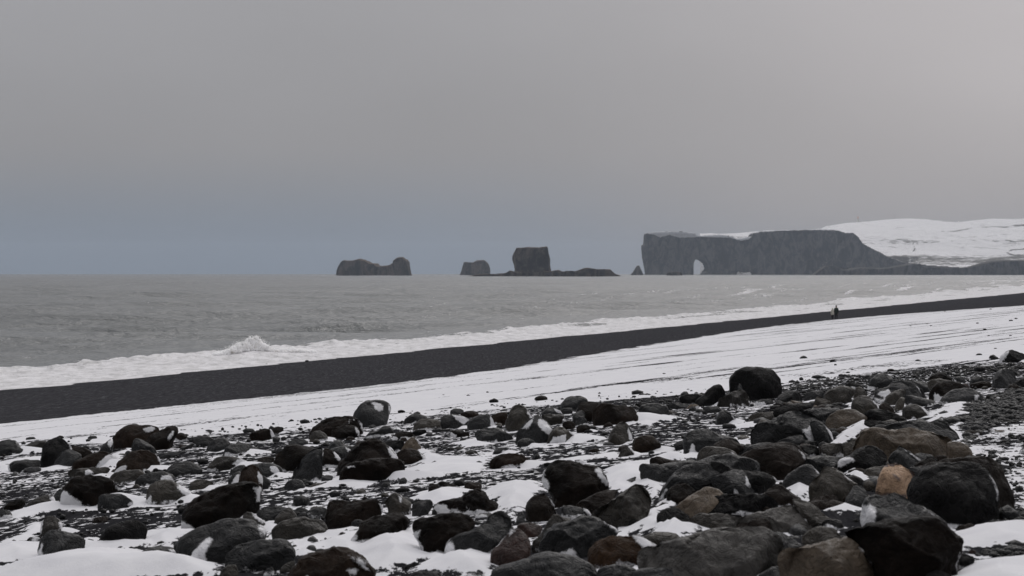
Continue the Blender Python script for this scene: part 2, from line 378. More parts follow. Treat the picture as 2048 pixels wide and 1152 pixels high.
# ---------------------------------------------------------------- boulders, measured on the photograph
# tone ; options (s rim snow, a angular, t snow tail, b base row) ; short name ; label ; outline ; snow patches
BOULDERS = """
ch;s.8 t1;left-edge smooth boulder;smooth dark boulder cut by the left edge of the picture;0,882 16,879 28,881 38,892 53,901 44,907 0,910 -14,905 -14,890
ol;s.2;;;45,894 61,885 76,881 91,882 98,892 85,900 56,904
bk;s.9 t.6;tall black upright boulder at left;tall black boulder standing upright near the left edge;83,895 88,885 101,878 114,877 126,882 136,892 143,901 138,915 120,925 101,932 85,933 81,925 81,910;128,884 134,888 144,901 138,900
ch;s.2;;;103,935 107,923 116,908 126,901 135,899 146,902 158,908 163,911 158,921 141,926 120,932
br;s.2;;;138,892 155,892 168,895 180,902 186,906 176,912 158,914 145,905
mb;s.6 t1;brown weedy boulder dusted on its right;low brown weedy boulder with snow driven onto its right side;142,936 148,923 166,914 188,906 205,903 218,908 226,914 238,919 229,927 210,934 176,936;196,935 202,922 216,908 240,919 226,930
ch;s.2 t.3;;;15,930 23,923 37,920 59,920 80,920 82,930 64,938 37,944 25,944;8,924 18,928 26,945 8,946
gr;s.1;;;29,946 48,938 64,933 84,936 75,945 51,948
ol;s.2;;;133,946 139,939 158,936 205,935 220,938 217,944 190,948 149,952;175,948 172,940 180,938 190,946
mk;s.7 t.6;round black boulder with snow bib;round black weedy boulder with a snow bank against its lower left;121,990 126,975 145,956 168,951 195,952 220,961 234,970 240,981 238,995 215,1012 180,1016 155,1014 135,1012 121,1008;124,986 134,977 148,981 164,993 174,1000 172,1012 155,1016 122,1016|228,966 241,980 238,990 232,978
ch;s.1;;;104,1000 108,985 118,978 126,985 124,1008 112,1006
ol;s.5 t.4;;;214,958 223,949 237,942 264,939 281,940 293,947 290,960 272,966 249,968 228,967
ch;s.4;;;270,962 280,950 302,944 328,943 341,949 350,955 325,966 300,970 276,970;322,950 340,950 348,958 326,962
mb;s.4 a.2;broad brown dome boulder at left;broad brown dome-shaped boulder on the edge of the snow at left;221,878 228,869 240,857 249,851 264,850 280,853 295,851 306,853 318,861 312,880 290,895 262,897 235,895 222,890;285,858 300,853 310,858 296,868
ch;s.5;;;196,905 201,895 211,884 221,877 225,890 222,905 217,907;214,880 224,878 222,900 218,892
mk;s.4 a.3;leaning black boulder beside the dome;black weedy boulder leaning right beside the broad brown dome;287,880 302,869 324,859 336,852 345,851 353,855 357,860 353,870 346,881 339,891 322,901 306,896 293,888;339,876 344,862 350,860 350,868 342,881
ch;s.3 a.6;;;262,905 263,891 268,878 272,875 281,879 300,890 312,900 318,905 308,911 285,908
mb;s.3;;;349,874 357,866 367,867 374,874 368,881 357,883
mb;s.7 t.5;brown mound boulder with snow sides;brown mound-shaped boulder with snow down both sides;222,940 235,923 252,910 264,902 279,901 295,904 306,910 315,921 326,938 310,945 280,946 250,943;232,943 246,930 259,928 255,946|306,909 316,918 334,941 324,939 313,923
ch;s.1;plain oval boulder at left;plain dark oval boulder with no snow on it, left of centre;332,939 339,930 356,924 374,923 390,929 402,938 404,944 386,951 368,954 350,952 336,946
ol;s.5 t.8;;;412,942 416,930 426,919 440,912 463,913 482,919 500,926 470,936 441,942;466,928 474,917 502,926 480,935
ch;s.4;;;380,876 397,872 416,873 429,879 412,892 394,894 385,886
ch;s.8 t.6;;;410,900 413,894 428,878 448,876 456,882 462,889 441,897 421,902
ch;s.3 t1;;;450,894 463,888 478,886 497,888 503,895 500,900 478,910 456,911 440,910
ch;s.0;;;347,900 362,894 374,892 386,884 389,887 374,898 360,901
gr;s.1;;;309,910 331,904 362,902 382,901 362,908 324,914
mk;s.9 a.4 t.4;black crusty block left of centre;black crusty block with a snowy right face at the snow's edge;494,876 500,866 513,862 526,856 542,857 550,873 544,878 522,879 508,880;540,857 546,859 551,873 544,875
br;s.6 t.6;;;542,857 553,853 566,854 570,863 558,866 548,864
ch;s.3;;;483,862 490,857 505,857 511,862 497,866
ol;s.4 t.8;;;428,872 435,867 442,867 442,873
ch;s.3 t.8;;;544,878 551,874 561,875 557,882 548,883
mk;s.2;wide black boulder behind the fin;wide black boulder behind the upright fin-shaped stone;545,925 552,912 566,897 577,890 597,892 625,897 640,905 640,930 600,938 570,942 552,935
br;s.1;;;504,924 517,916 532,913 548,916 548,926 520,928
ch;s.6 t.4;;;497,931 514,927 541,927 555,932 565,940 557,950 541,957 520,955 500,948;538,933 552,932 560,946 545,946
mb;s.8;speckled upright brown boulder;upright brown boulder speckled white along its right side;478,968 479,954 482,941 492,933 503,930 514,938 522,951 524,964 523,980 514,985 492,985;512,938 524,955 524,972 516,962
ch;s.4;;;455,972 456,958 465,949 480,941 482,960 478,972;462,972 470,952 480,943 476,972
ch;s.1;;;456,951 459,941 473,932 491,930 490,945 470,955 459,957
gr;s.4;;;522,950 535,957 543,964 530,976 520,978
ol;s.2 t.4;;;372,976 380,964 391,959 406,959 431,966 421,974 385,982 374,980
ol;s.9 t.5;smooth brownish round boulder;smooth brownish round boulder with a snow-swept right flank;292,1000 294,978 305,965 321,960 339,961 353,968 368,979 383,990 375,998 343,1006 315,1005 300,1002;296,1004 304,986 308,988 312,1006|350,966 384,989 376,994 356,978
mk;s.8 t.2;great round weedy boulder at left;largest rounded black weedy boulder of the left half, snow at its foot;366,1030 370,1016 380,1003 400,990 430,976 460,968 490,967 507,971 517,982 518,1000 514,1018 505,1030 480,1040 440,1046 410,1050 385,1052 372,1045;366,1034 380,1034 392,1042 402,1051 386,1056 370,1050|500,974 518,980 517,1004 509,1006 506,988
ol;s.8 t.2;;;44,1018 54,1007 66,999 82,992 94,991 103,996 111,1010 95,1014 66,1017;94,991 104,996 112,1011 106,1010
mk;s.0;;;-5,1015 15,1006 29,1000 44,999 50,1006 47,1013 29,1019 12,1018
ch;s.1;;;-12,1022 0,1020 13,1020 22,1028 29,1037 18,1039 0,1038 -12,1036
ch;s.3 a.4;lumpy block under the bib boulder;lumpy charcoal block just right of the round boulder with a snow bib;196,1003 196,993 208,988 242,987 252,994 264,1003 267,1012 255,1018 229,1016 200,1015;252,1010 262,1004 266,1013 258,1016
ol;s.7 a.4 t1;pointed olive stone in drift;pointed olive-grey stone with snow ramps on both sides;80,1068 83,1045 88,1034 103,1034 117,1041 122,1050 128,1063 103,1070 84,1070;116,1046 120,1042 130,1060 126,1068|80,1066 80,1046 86,1038 86,1066
ch;s.1 a.3 t.2;dark two-faced block at lower left;dark squared block at lower left with a paler rounded back edge;74,1092 79,1078 87,1067 95,1061 105,1059 117,1063 129,1067 147,1070 163,1075 168,1082 169,1091 164,1101 152,1103 144,1111 117,1114 94,1116 86,1112 76,1102;76,1104 84,1084 88,1086 88,1112
bk;s.2 t.2;whale-shaped black boulder;black whale-shaped boulder tapering down to the left;187,1092 193,1078 204,1065 220,1051 242,1044 264,1042 278,1047 290,1059 292,1069 281,1084 249,1084 233,1082 205,1084 196,1089;200,1086 216,1080 236,1079 262,1083 262,1088
br;s.2;;;178,1045 188,1035 212,1033 217,1039 205,1044
ch;s.1;;;94,1152 101,1143 114,1150 104,1158
ch;s.1;;;62,1139 78,1133 88,1135 80,1141
ch;s.2;;;129,1066 136,1060 145,1059 144,1065
br;s.0;;;40,1084 58,1075 82,1073 78,1084
ch;s.3;half-buried boulder at the bottom left;low charcoal boulder half buried in the bottom left snow bank;258,1132 266,1116 280,1106 295,1099 314,1095 336,1096 362,1101 385,1110 376,1120 360,1128 335,1131 300,1133;334,1098 362,1100 388,1110 374,1122 358,1118|256,1134 266,1116 282,1122 300,1134
ch;s.4;long boulder with a snow ramp;long dark boulder with a steep ramp of snow up its front;340,1096 350,1085 368,1072 390,1059 412,1050 441,1042 468,1040 488,1042 508,1047 522,1057 532,1070 537,1080 520,1095 480,1112 455,1124 434,1130 410,1128 385,1110 362,1103;386,1110 405,1085 418,1072 432,1073 428,1085 422,1100 425,1118 430,1134 380,1134|514,1050 526,1055 541,1076 530,1075 517,1063
ch;s.2;pitted smooth boulder at the bottom;smooth pitted charcoal boulder at the bottom edge, left of centre;447,1126 450,1110 462,1097 485,1088 514,1082 552,1080 570,1081 580,1090 592,1105 592,1120 575,1130 550,1140 510,1147 480,1147 455,1142
ol;s.6 a.5;;;430,1152 441,1142 453,1131 469,1130 476,1142 481,1153 455,1160 435,1160
ch;s.3;;;520,1150 532,1138 542,1132 548,1139 545,1148 530,1154
ol;s.5;;;558,1140 566,1130 578,1125 590,1122 588,1140 570,1148
ol;s.9 a.3;;;481,1045 485,1029 492,1025 501,1026 514,1035 529,1043 538,1051 526,1060 500,1055;500,1026 514,1034 532,1044 526,1047 508,1034
ch;s.1;;;511,1022 529,1018 555,1014 573,1016 585,1025 570,1035 545,1040 525,1042
ol;s.4;;;543,1050 549,1036 558,1026 572,1016 580,1016 590,1025 595,1034 585,1045 560,1052
ol;s.2 t.8;flat-topped olive boulder;broad flat-topped olive-grey boulder with a notch in its top;538,1072 545,1058 558,1047 580,1038 600,1035 612,1035 620,1039 640,1038 650,1046 658,1058 643,1066 618,1072 590,1076 560,1078 545,1078
ch;s.6 a.2;notched grey boulder above the field;tall grey notched boulder standing clear against the snow strip;705,831 712,819 721,806 728,800 736,800 740,803 750,801 765,802 777,807 782,818 777,831 769,844 762,851 733,853 718,848;740,803 750,804 768,810 764,824 752,818|776,808 783,818 778,828
mk;s.6 t.2;brown-black dome with snow slits;brown-black dome boulder with short white slits near its top;614,869 619,859 630,851 648,840 665,834 684,831 703,832 718,837 727,849 728,863 706,872 660,875 630,872;698,838 701,838 702,844 699,844|708,836 711,836 712,841 710,841|718,839 727,848 728,864 723,858
mk;s.7;;;661,870 664,859 671,854 689,851 709,852 717,863 719,872 703,876 677,876;709,852 720,866 719,873 714,868
ol;s.5 t1;;;618,878 620,870 627,863 639,861 648,866 655,873 657,879 639,882
ch;s.1 t.4;;;721,873 736,866 756,860 768,851 780,853 787,862 787,868 765,872 743,873
gr;s.1;;;734,853 745,849 753,852 749,855
ch;s.2;;;804,846 809,838 822,829 829,827 843,829 857,835 847,843 824,847
ol;s.6 t.2;;;821,856 829,847 843,838 861,838 879,841 886,850 889,857 857,860 832,858
bk;s.4 t.6;;;822,865 832,860 852,859 855,867 838,870 825,869
mk;s.4;;;781,876 788,868 802,863 818,864 828,870 824,881 800,880 784,880;780,879 786,872 796,874 794,882
tn;s.7 a.6 t.4;pale brown pyramid stone;pale brown pyramid-shaped stone, sharp tip, snow on its right;797,904 803,895 813,881 822,874 830,876 838,884 853,899 845,905 820,906;828,875 838,882 856,902 846,898
mk;s.6 t1;;;790,908 803,900 821,898 838,904 853,916 858,926 840,928 831,927 808,922;838,904 852,914 858,926 848,920
bk;s.1;;;765,885 783,881 808,881 808,892 790,905 775,900
mk;s.5;black hump behind the lip boulder;black hump-backed boulder with a snowy right shoulder, left of centre;668,938 677,925 692,911 702,898 718,888 736,880 758,881 772,891 783,901 795,916 790,930 780,938 700,948 672,948;774,891 784,900 800,922 790,922 778,908
mk;s.2 t1;black boulder with an under-lip;large black-brown boulder with a projecting lower lip, left of centre;675,952 683,940 695,929 718,922 750,917 780,917 800,920 809,931 811,944 806,953 780,965 762,962 735,960 706,965 685,961;694,932 710,928 712,931 698,935
ch;s.7 a.5;upright fin-shaped stone;charcoal fin-shaped stone with a steep right edge, left of centre;574,958 585,939 601,920 619,903 636,893 645,895 648,907 646,929 643,944 642,958 610,963 578,963;642,895 648,897 649,914 645,912
mk;s.4;;;648,896 665,903 680,918 672,935 645,936 640,915;664,904 672,906 683,920 676,922
ch;s.3;;;654,897 662,884 674,879 683,882 689,890 706,893 712,895 699,904 671,905
ch;s.5;;;655,900 677,893 692,894 702,900 692,912 682,916 665,906;690,894 702,900 696,904
ch;s.2 t.6;;;575,885 586,879 608,879 617,884 614,891 589,893
ch;s.2 t.5;small round dark boulder in drift;small round dark boulder ringed by snow, below the fin-shaped stone;567,971 575,962 589,958 604,961 612,971 608,980 589,984 573,980
gr;s.1;;;642,956 651,950 667,952 661,959 643,961
ch;s.2;;;794,965 800,958 809,955 815,962 806,967
ch;s.7 t.2;bell-shaped boulder with white top;dark bell-shaped boulder with a frosted upper right slope;881,841 883,834 896,829 911,829 923,833 940,840 928,850 921,856 893,857 884,850;902,829 924,833 940,840 928,850 916,842
ch;s.8 t.2;;;933,849 937,841 952,833 968,829 980,830 987,839 991,852 974,854 946,858 936,853;980,830 988,838 993,853 980,853
ch;s.2;;;899,827 900,821 908,817 920,817 928,822 925,829 910,830
mb;s.4;;;919,828 931,823 950,822 958,828 952,833 936,836
ch;s.0;;;857,862 868,858 902,857 914,860 893,864
mk;s.3;;;899,865 905,860 922,863 937,865 943,871 931,875 915,874;896,874 902,864 914,870 912,876
ch;s.5 a.3;black two-part rock below the bell;black-charcoal rock with snow tucked under its middle, centre;946,869 953,862 972,855 996,856 1008,862 1025,872 1027,885 999,886 990,882 978,883 966,882 952,875;984,886 990,874 999,886
ol;s.7 a.2;rounded triangular boulder;rounded triangular olive-grey boulder rising above the gravel, centre;1003,856 1009,844 1016,831 1021,818 1028,811 1038,808 1047,811 1054,819 1063,834 1060,842 1045,853 1022,862 1010,861;1051,819 1056,822 1065,836 1060,838
mb;s.1;;;981,831 996,825 1016,824 1015,835 1003,850 993,850
gr;s.3 a.9;frosted two-faced pyramid;grey two-faced pyramid boulder with frost on both faces, centre;1027,883 1032,868 1043,853 1057,841 1067,834 1075,831 1088,838 1098,847 1107,857 1100,868 1093,880 1087,888 1080,889 1055,886;1040,860 1055,845 1068,835 1064,850 1055,858|1074,848 1078,838 1092,842 1106,858 1098,870 1086,860
ch;s.7 t.4;;;1031,891 1035,882 1046,877 1057,876 1068,882 1072,888 1066,894 1048,895
ol;s.6 a.4 t1;wedge with a white triangle;olive-grey wedge-shaped rock with a white snow triangle in front;1089,887 1096,873 1106,860 1114,853 1124,854 1137,860 1149,872 1159,881 1150,885 1128,887 1102,887;1098,888 1107,873 1132,866 1130,888|1136,860 1148,866 1162,882 1154,882 1142,868
ch;s.8 t1;;;980,907 988,900 1002,895 1015,896 1016,904 1000,909 987,910
ol;s.2;;;928,904 941,900 952,901 966,909 955,911 940,910
mb;s.3 t1;low brown weedy rock in the centre;low brown weedy rock lying alone on the speckled sand, centre;977,926 988,915 1003,909 1025,907 1046,910 1060,920 1060,927 1045,931 1040,936 1020,935 1004,935 985,931
ch;s.1;smooth dark dome behind the black log;smooth dark dome behind the log-shaped black boulder;1116,818 1122,807 1131,797 1141,793 1162,792 1171,796 1177,803 1165,815 1150,823 1124,823
mk;s.1;;;1150,830 1156,815 1163,806 1182,804 1195,807 1205,815 1203,838 1180,845 1160,843;1140,832 1150,812 1158,808 1152,822
mk;s.7 t1;log-shaped black boulder;long log-shaped black weedy boulder with snow at its right end;1185,830 1190,815 1200,808 1212,807 1226,810 1256,810 1267,815 1276,827 1281,838 1278,847 1248,849 1212,850 1190,846;1268,814 1280,830 1284,842 1276,832
ch;s.1 b852;;;1144,832 1153,825 1163,821 1172,827 1171,832 1156,840 1147,843
gr;s.6 b854 a.5;;;1149,846 1153,835 1166,833 1174,841 1185,847 1168,850
mk;s.3 t.6;;;1152,857 1159,850 1174,849 1182,854 1181,862 1165,866 1156,862
br;s.1;;;1124,847 1133,841 1144,843 1153,849 1143,859 1130,855
gr;s.5;;;1080,827 1089,819 1094,815 1108,814 1121,821 1131,829 1118,833 1090,833;1106,815 1122,822 1130,829 1112,824
ol;s.1;;;1080,831 1095,827 1118,829 1131,831 1127,838 1117,849 1103,851 1085,844
ch;s.1;;;1120,820 1128,816 1146,816 1144,827 1131,828
ol;s.8 a.5 t.2;leaning olive cone boulder;olive cone-shaped boulder leaning right with a white right edge;1208,885 1210,878 1219,868 1229,854 1238,846 1248,843 1256,847 1262,860 1266,873 1264,882 1253,886 1234,887 1215,890;1254,860 1258,856 1267,878 1260,883
mb;s.3 t.6;crumbly brown rock;crumbly brown weedy rock right of the leaning olive cone;1266,891 1270,881 1284,874 1305,874 1314,882 1320,888 1325,897 1320,904 1297,902 1275,900
ch;s.8 t.3;dark saddle-topped boulder;dark saddle-topped boulder right of the black log, snow on its right;1278,818 1285,812 1300,809 1311,808 1332,813 1337,824 1333,834 1303,838 1289,833
bk;s.1;;;1267,810 1275,806 1292,805 1298,810 1285,814 1270,815
ch;s.1;;;1300,794 1305,791 1313,793 1308,797
ch;s.1;;;1327,788 1335,788 1332,790
ch;s.2;;;1335,812 1344,807 1361,807 1377,810 1366,817 1341,818
tn;s.1;;;1366,816 1381,809 1393,809 1399,815 1378,818
bk;s.0 a.3;great black block on the snow;great square black block standing against the snow, tallest of all;1466,781 1466,762 1472,751 1482,743 1498,739 1508,736 1516,736 1521,738 1533,740 1545,743 1552,751 1560,758 1560,768 1559,781 1564,792 1549,801 1523,801 1504,800 1474,799
bk;s.4 t.2;sloping black boulder left of the block;black boulder sloping down to the left of the great block;1385,808 1393,800 1409,790 1422,778 1431,772 1441,771 1448,778 1450,790 1446,802 1434,811 1410,812
bk;s.1;;;1359,805 1362,794 1372,790 1401,790 1393,799 1384,807
ch;s.1;;;1360,789 1368,783 1375,783 1378,789 1370,792
ol;s.6 a.9;faceted grey rock before the block;faceted grey rock in front of the great black block;1437,809 1442,799 1457,790 1472,783 1480,779 1489,783 1495,792 1501,802 1507,808 1486,812 1463,813 1442,813;1492,798 1497,800 1506,809 1500,809
gr;s.8 a.6 b810;;;1474,779 1476,771 1481,768 1486,777 1486,781 1476,782
ch;s.2;rounded dark boulder right of the block;rounded dark boulder just right of the great black block;1549,803 1557,794 1573,784 1586,783 1599,787 1604,798 1602,805 1574,806 1557,807
gr;s.3;;;1511,805 1521,800 1536,799 1548,803 1542,809 1519,809
ch;s.3;;;1406,816 1419,813 1435,813 1444,821 1428,825 1413,823
ch;s.2;;;1384,830 1394,819 1403,818 1413,825 1410,830 1396,830
ch;s.8 a.4 t.5;dark tent-shaped stone;dark tent-shaped stone alone on the speckled sand, right of centre;1428,846 1434,836 1442,824 1450,821 1458,825 1469,836 1476,844 1464,848 1445,848;1460,826 1478,845 1470,845
ch;s.1;;;1445,853 1447,848 1464,848 1472,853 1466,857 1448,857
ol;s.1 a.4;;;1497,841 1501,834 1516,827 1543,825 1546,837 1538,846 1524,844 1513,842
bk;s.3;;;1546,840 1547,825 1555,815 1568,811 1589,809 1618,808 1627,814 1618,824 1589,830 1560,836;1548,840 1556,830 1574,824 1582,826 1560,838
tn;s.0 a.3;;;1582,801 1589,802 1604,805 1605,808 1595,811 1583,808
ch;s.1 a.4;huge lumpy boulder with white splash;huge lumpy dark boulder with a white splash of snow, right;1505,880 1507,866 1513,855 1525,847 1545,844 1557,836 1568,830 1586,827 1604,825 1618,831 1632,838 1645,848 1648,868 1646,886 1630,894 1600,892 1560,890 1520,892;1596,858 1610,855 1628,845 1621,862 1632,872 1636,884 1614,884 1606,872
ch;s.8 a.3;;;1622,848 1635,843 1650,852 1662,868 1674,884 1655,890 1636,888;1649,850 1658,856 1677,882 1666,886
ch;s.1;dark dome at the top of the pile;dark dome boulder at the far top of the right-hand pile;1729,770 1741,760 1754,750 1761,747 1776,749 1786,755 1788,763 1786,770 1768,777 1746,778
bk;s.3;;;1679,775 1694,767 1701,764 1714,767 1726,772 1732,776 1711,779 1695,777
ol;s.1 a.3;;;1650,792 1663,782 1676,776 1691,774 1705,777 1714,782 1702,794 1688,808 1667,806 1655,800
ol;s.3 a.5;;;1705,794 1711,782 1717,775 1724,775 1732,785 1736,792 1723,798 1708,801
ol;s.9;brown-grey egg-shaped boulder;brown-grey egg-shaped boulder with a white right rim, in the pile;1704,823 1705,808 1711,798 1721,794 1735,794 1745,801 1754,811 1762,820 1746,827 1732,831 1714,829;1737,795 1748,802 1766,821 1758,820
ch;s.7;broad charcoal upper boulder;broad charcoal boulder with a snow streak on its right shoulder, upper pile;1748,788 1760,780 1779,775 1789,767 1805,764 1823,766 1837,772 1849,783 1859,797 1840,803 1805,802 1776,799 1764,803 1755,797;1750,786 1776,777 1780,787 1770,798|1836,772 1844,778 1852,790 1846,788
ol;s.0 a.2;;;1763,806 1773,795 1787,785 1805,780 1818,782 1809,791 1790,803 1776,809 1768,811
ol;s.0 a.2;;;1782,816 1795,802 1805,795 1814,799 1808,808 1796,818 1786,822
gr;s.3;;;1805,794 1828,792 1849,798 1871,802 1871,810 1856,814 1834,804 1820,808
ol;s.9 t.4;rounded boulder by the gravel lane;rounded olive-grey boulder beside the gravel lane, snow on its right;1804,832 1809,818 1820,811 1834,810 1847,817 1856,829 1862,836 1849,839 1827,839 1812,837;1838,811 1850,817 1866,838 1856,836|1816,840 1822,831 1832,840
ol;s.3;;;1815,810 1823,804 1840,801 1855,804 1859,811 1849,814 1834,812
bk;s.3;black slanting boulder in the pile;black slanting boulder below the egg-shaped one in the pile;1729,832 1741,824 1758,821 1779,823 1796,832 1811,840 1820,849 1790,850 1758,845 1738,840
br;s.7;;;1757,815 1768,805 1785,815 1800,832 1780,831
tn;s.1;wave-lined tan boulder;tan-grey boulder with wavy bedding lines, upper right pile;1653,845 1661,832 1679,823 1697,821 1714,823 1724,830 1738,839 1717,847 1688,856 1661,857
ch;s.1;;;1606,824 1622,820 1658,818 1691,819 1682,825 1661,833 1651,845 1635,841 1614,831
bk;s.1;;;1644,817 1656,813 1673,810 1691,817 1673,821
ol;s.7 a.6;;;1628,808 1635,795 1642,794 1656,801 1664,807 1651,812 1640,815
tn;s.1 a.4;;;1620,821 1628,811 1634,811 1635,821
ch;s.2;;;1606,799 1612,789 1626,783 1644,783 1651,789 1644,795 1626,802
mk;s.1;;;1857,759 1859,753 1872,748 1880,745 1891,745 1896,751 1906,756 1905,762 1880,765
ol;s.3;;;1856,766 1865,759 1880,756 1894,760 1909,762 1903,767 1880,771 1868,776 1856,774
gr;s.1;;;1821,764 1830,762 1847,762 1856,766 1856,774 1865,781 1850,785 1839,774
mk;s.2;black boulder behind the grey dome;black boulder with a snow pocket at its left foot, top right pile;1861,798 1864,787 1872,775 1883,765 1902,763 1916,767 1935,776 1941,780 1930,792 1894,798 1884,802;1866,803 1869,785 1885,795 1878,805
rd;s.1;;;1922,769 1931,767 1937,770 1943,778 1931,778
gr;s.3;smooth grey dome at the lane;smooth grey dome boulder at the top of the gravel lane;1875,806 1886,795 1902,785 1921,779 1937,778 1953,784 1963,791 1966,798 1953,802 1924,806 1894,808;1943,790 1950,786 1956,790 1950,800 1944,800
gr;s.1 a.9;tilted grey cube;tilted grey cube-like block near the right edge;1981,773 1988,760 1997,745 2006,738 2016,737 2029,742 2037,753 2035,760 2022,770 2014,776 1997,776
ch;s.1;;;2022,740 2028,738 2034,744 2035,752 2026,751
bk;s.1;;;2017,775 2031,764 2048,756 2060,756 2060,776 2035,779
br;s.3;;;2012,778 2019,770 2031,767 2039,773 2035,779 2022,781
ch;s.4;;;1937,766 1944,757 1957,752 1965,754 1971,762 1960,767 1945,769
mk;s.1;;;1940,769 1960,763 1982,763 1985,772 1965,775 1946,773
gr;s.8;;;1908,754 1924,753 1931,759 1938,766 1924,766
ol;s.1;;;1963,776 1968,772 1975,772 1978,776 1970,779
bk;s.1 a.4 t.3;jagged black rock at the right edge;jagged black rock with a snowy left face at the right edge;1995,725 2004,713 2016,703 2025,699 2035,703 2047,706 2058,712 2060,720 2026,725 2004,726;1992,727 2004,711 2022,699 2013,712 2003,727
ch;s.2;;;1978,716 1981,711 1988,709 1997,715 1995,719 1982,719
tn;s.1;;;2025,816 2031,811 2039,817 2032,821
ch;s.1;;;2042,819 2048,815 2058,818 2052,823
br;s.1;;;2023,833 2031,830 2035,835 2027,838
br;s.1;;;2032,835 2040,833 2048,837 2040,840
bk;s.1;;;1972,798 1973,789 1981,791 1984,797 1976,801
tn;s.1;;;1984,798 1997,794 2006,797 2003,800
tn;s.2 a.3;great tan slab;great flat-topped tan-brown slab in the middle of the right-hand pile;1711,905 1717,896 1724,878 1732,866 1745,861 1776,863 1805,861 1828,859 1856,863 1875,868 1888,874 1897,884 1899,893 1897,909 1893,922 1880,923 1870,917 1850,914 1820,909 1795,905 1770,912 1740,912
ch;s.2;pitted boulder behind the slab;pitted charcoal boulder lying along the back of the great tan slab;1765,861 1782,853 1805,848 1828,846 1849,846 1864,847 1881,846 1888,849 1897,854 1908,860 1915,873 1912,885 1900,891 1870,884 1800,878
bk;s.1;;;1732,839 1746,841 1768,844 1805,847 1820,850 1783,856 1765,863 1739,860 1732,848
ol;s.2 a.3;;;1644,899 1648,891 1655,889 1685,889 1688,899 1686,914 1650,916 1645,908
ol;s.1 a.3;;;1688,891 1695,887 1708,881 1721,880 1716,894 1710,906 1698,916 1688,916
bk;s.3;black arched boulder;black arched boulder with snow along its left limb, in the pile;1673,938 1682,925 1702,915 1721,902 1735,896 1749,896 1764,904 1774,913 1776,924 1773,932 1758,932 1732,936 1712,942 1694,949 1682,946;1648,940 1680,920 1702,913 1706,920 1686,932 1670,942
ol;s.3 b945;;;1717,932 1721,922 1736,920 1755,921 1768,931 1746,938 1729,940
ol;s.1;;;1727,950 1732,941 1746,936 1776,934 1773,944 1761,954 1746,959 1729,959
ch;s.2 a.6;angular rock under the slab;angular charcoal rock with a pale vein, under the tan slab;1780,921 1786,912 1795,903 1805,896 1812,899 1828,910 1847,922 1834,931 1817,940 1790,935;1810,899 1816,902 1848,922 1842,924 1826,912
gr;s.2;;;1828,910 1850,908 1866,912 1878,921 1871,926 1855,924
br;s.1;;;1830,932 1840,924 1855,918 1866,919 1875,925 1864,935 1855,940 1837,939
gr;s.0;;;1814,939 1828,935 1855,938 1849,950 1837,959 1828,949
sd;s.0 a.5;orange-tan two-tone stone;orange-tan stone with a dark purple-brown stain, standing upright;1752,996 1755,981 1760,962 1765,947 1774,935 1784,932 1803,934 1815,941 1830,948 1835,959 1831,973 1826,997 1800,1005 1770,1004
bk;s.6;great round black boulder at right;great round pitted black boulder with a thin white right rim;1827,995 1833,976 1843,958 1859,945 1880,938 1906,936 1938,935 1960,939 1979,952 1990,970 1992,986 1988,1017 1983,1038 1973,1052 1940,1057 1909,1057 1880,1051 1850,1036 1832,1016;1981,951 1989,962 1994,980 1990,1005 1988,985
br;s.2;big brown boulder behind the black one;big dark brown boulder directly behind the great round black one;1845,950 1856,939 1875,926 1887,922 1906,920 1938,917 1976,916 1994,920 2006,932 2010,949 2019,968 2025,987 2025,1006 2018,1022 2008,1030 1985,1033 1930,1032 1870,1002
tn;s.6;tan round boulder on the snow's edge;tan rounded boulder with a dark hollow beside the snowy lane;1899,888 1909,886 1924,887 1934,892 1940,901 1943,910 1930,915 1909,920 1897,920 1896,905
gr;s.1;;;1930,914 1941,910 1951,916 1940,921 1932,920
br;s.1;;;1925,867 1937,861 1953,861 1965,866 1953,873 1931,871
tn;s.1 a.4;;;1988,861 1997,860 2010,861 2009,868 1997,868
ch;s.1;;;2039,903 2043,898 2050,896 2058,900 2055,908 2042,909
ch;s.5 a.3;pitted boulder with a white tooth;pitted dark boulder with a white tooth of snow on its left;1735,1005 1745,997 1776,997 1798,998 1817,1004 1834,1013 1855,1019 1866,1031 1878,1042 1894,1057 1905,1070 1912,1085 1880,1100 1800,1094 1745,1078 1735,1050;1683,1070 1700,1045 1720,1030 1725,1010 1737,1003 1747,1013 1742,1060 1705,1072|1856,1018 1866,1028 1896,1058 1888,1056 1862,1032
mk;s.2 a.4;massive dark boulder at lower right;massive dark brown boulder at the lower right corner;1694,1079 1702,1070 1714,1067 1739,1058 1761,1055 1776,1053 1789,1046 1805,1050 1828,1048 1858,1040 1880,1054 1902,1070 1916,1079 1923,1092 1915,1110 1906,1118 1902,1151 1880,1166 1800,1168 1775,1150 1740,1120;1902,1150 1906,1110 1914,1100 1912,1116 1905,1150
tn;s.5 a.4;brown-grey boulder at the bottom right;brown-grey boulder at the bottom edge with a frosted right slope;1571,1119 1580,1110 1604,1101 1634,1096 1664,1092 1682,1085 1700,1085 1714,1092 1729,1101 1751,1120 1782,1147 1788,1165 1700,1178 1620,1178 1578,1158;1722,1097 1751,1119 1788,1150 1764,1154 1742,1128
lg;s.1 a.6;large pale grey boulder at the bottom;largest pale grey boulder at the bottom edge, right of centre;1292,1125 1296,1115 1305,1108 1320,1103 1344,1096 1366,1089 1398,1075 1422,1066 1472,1064 1523,1061 1535,1070 1552,1079 1560,1095 1564,1116 1560,1138 1540,1156 1480,1168 1400,1165 1340,1160 1300,1148
gr;s.3;;;1545,1076 1560,1079 1574,1086 1587,1100 1587,1104 1574,1114 1562,1122 1550,1112
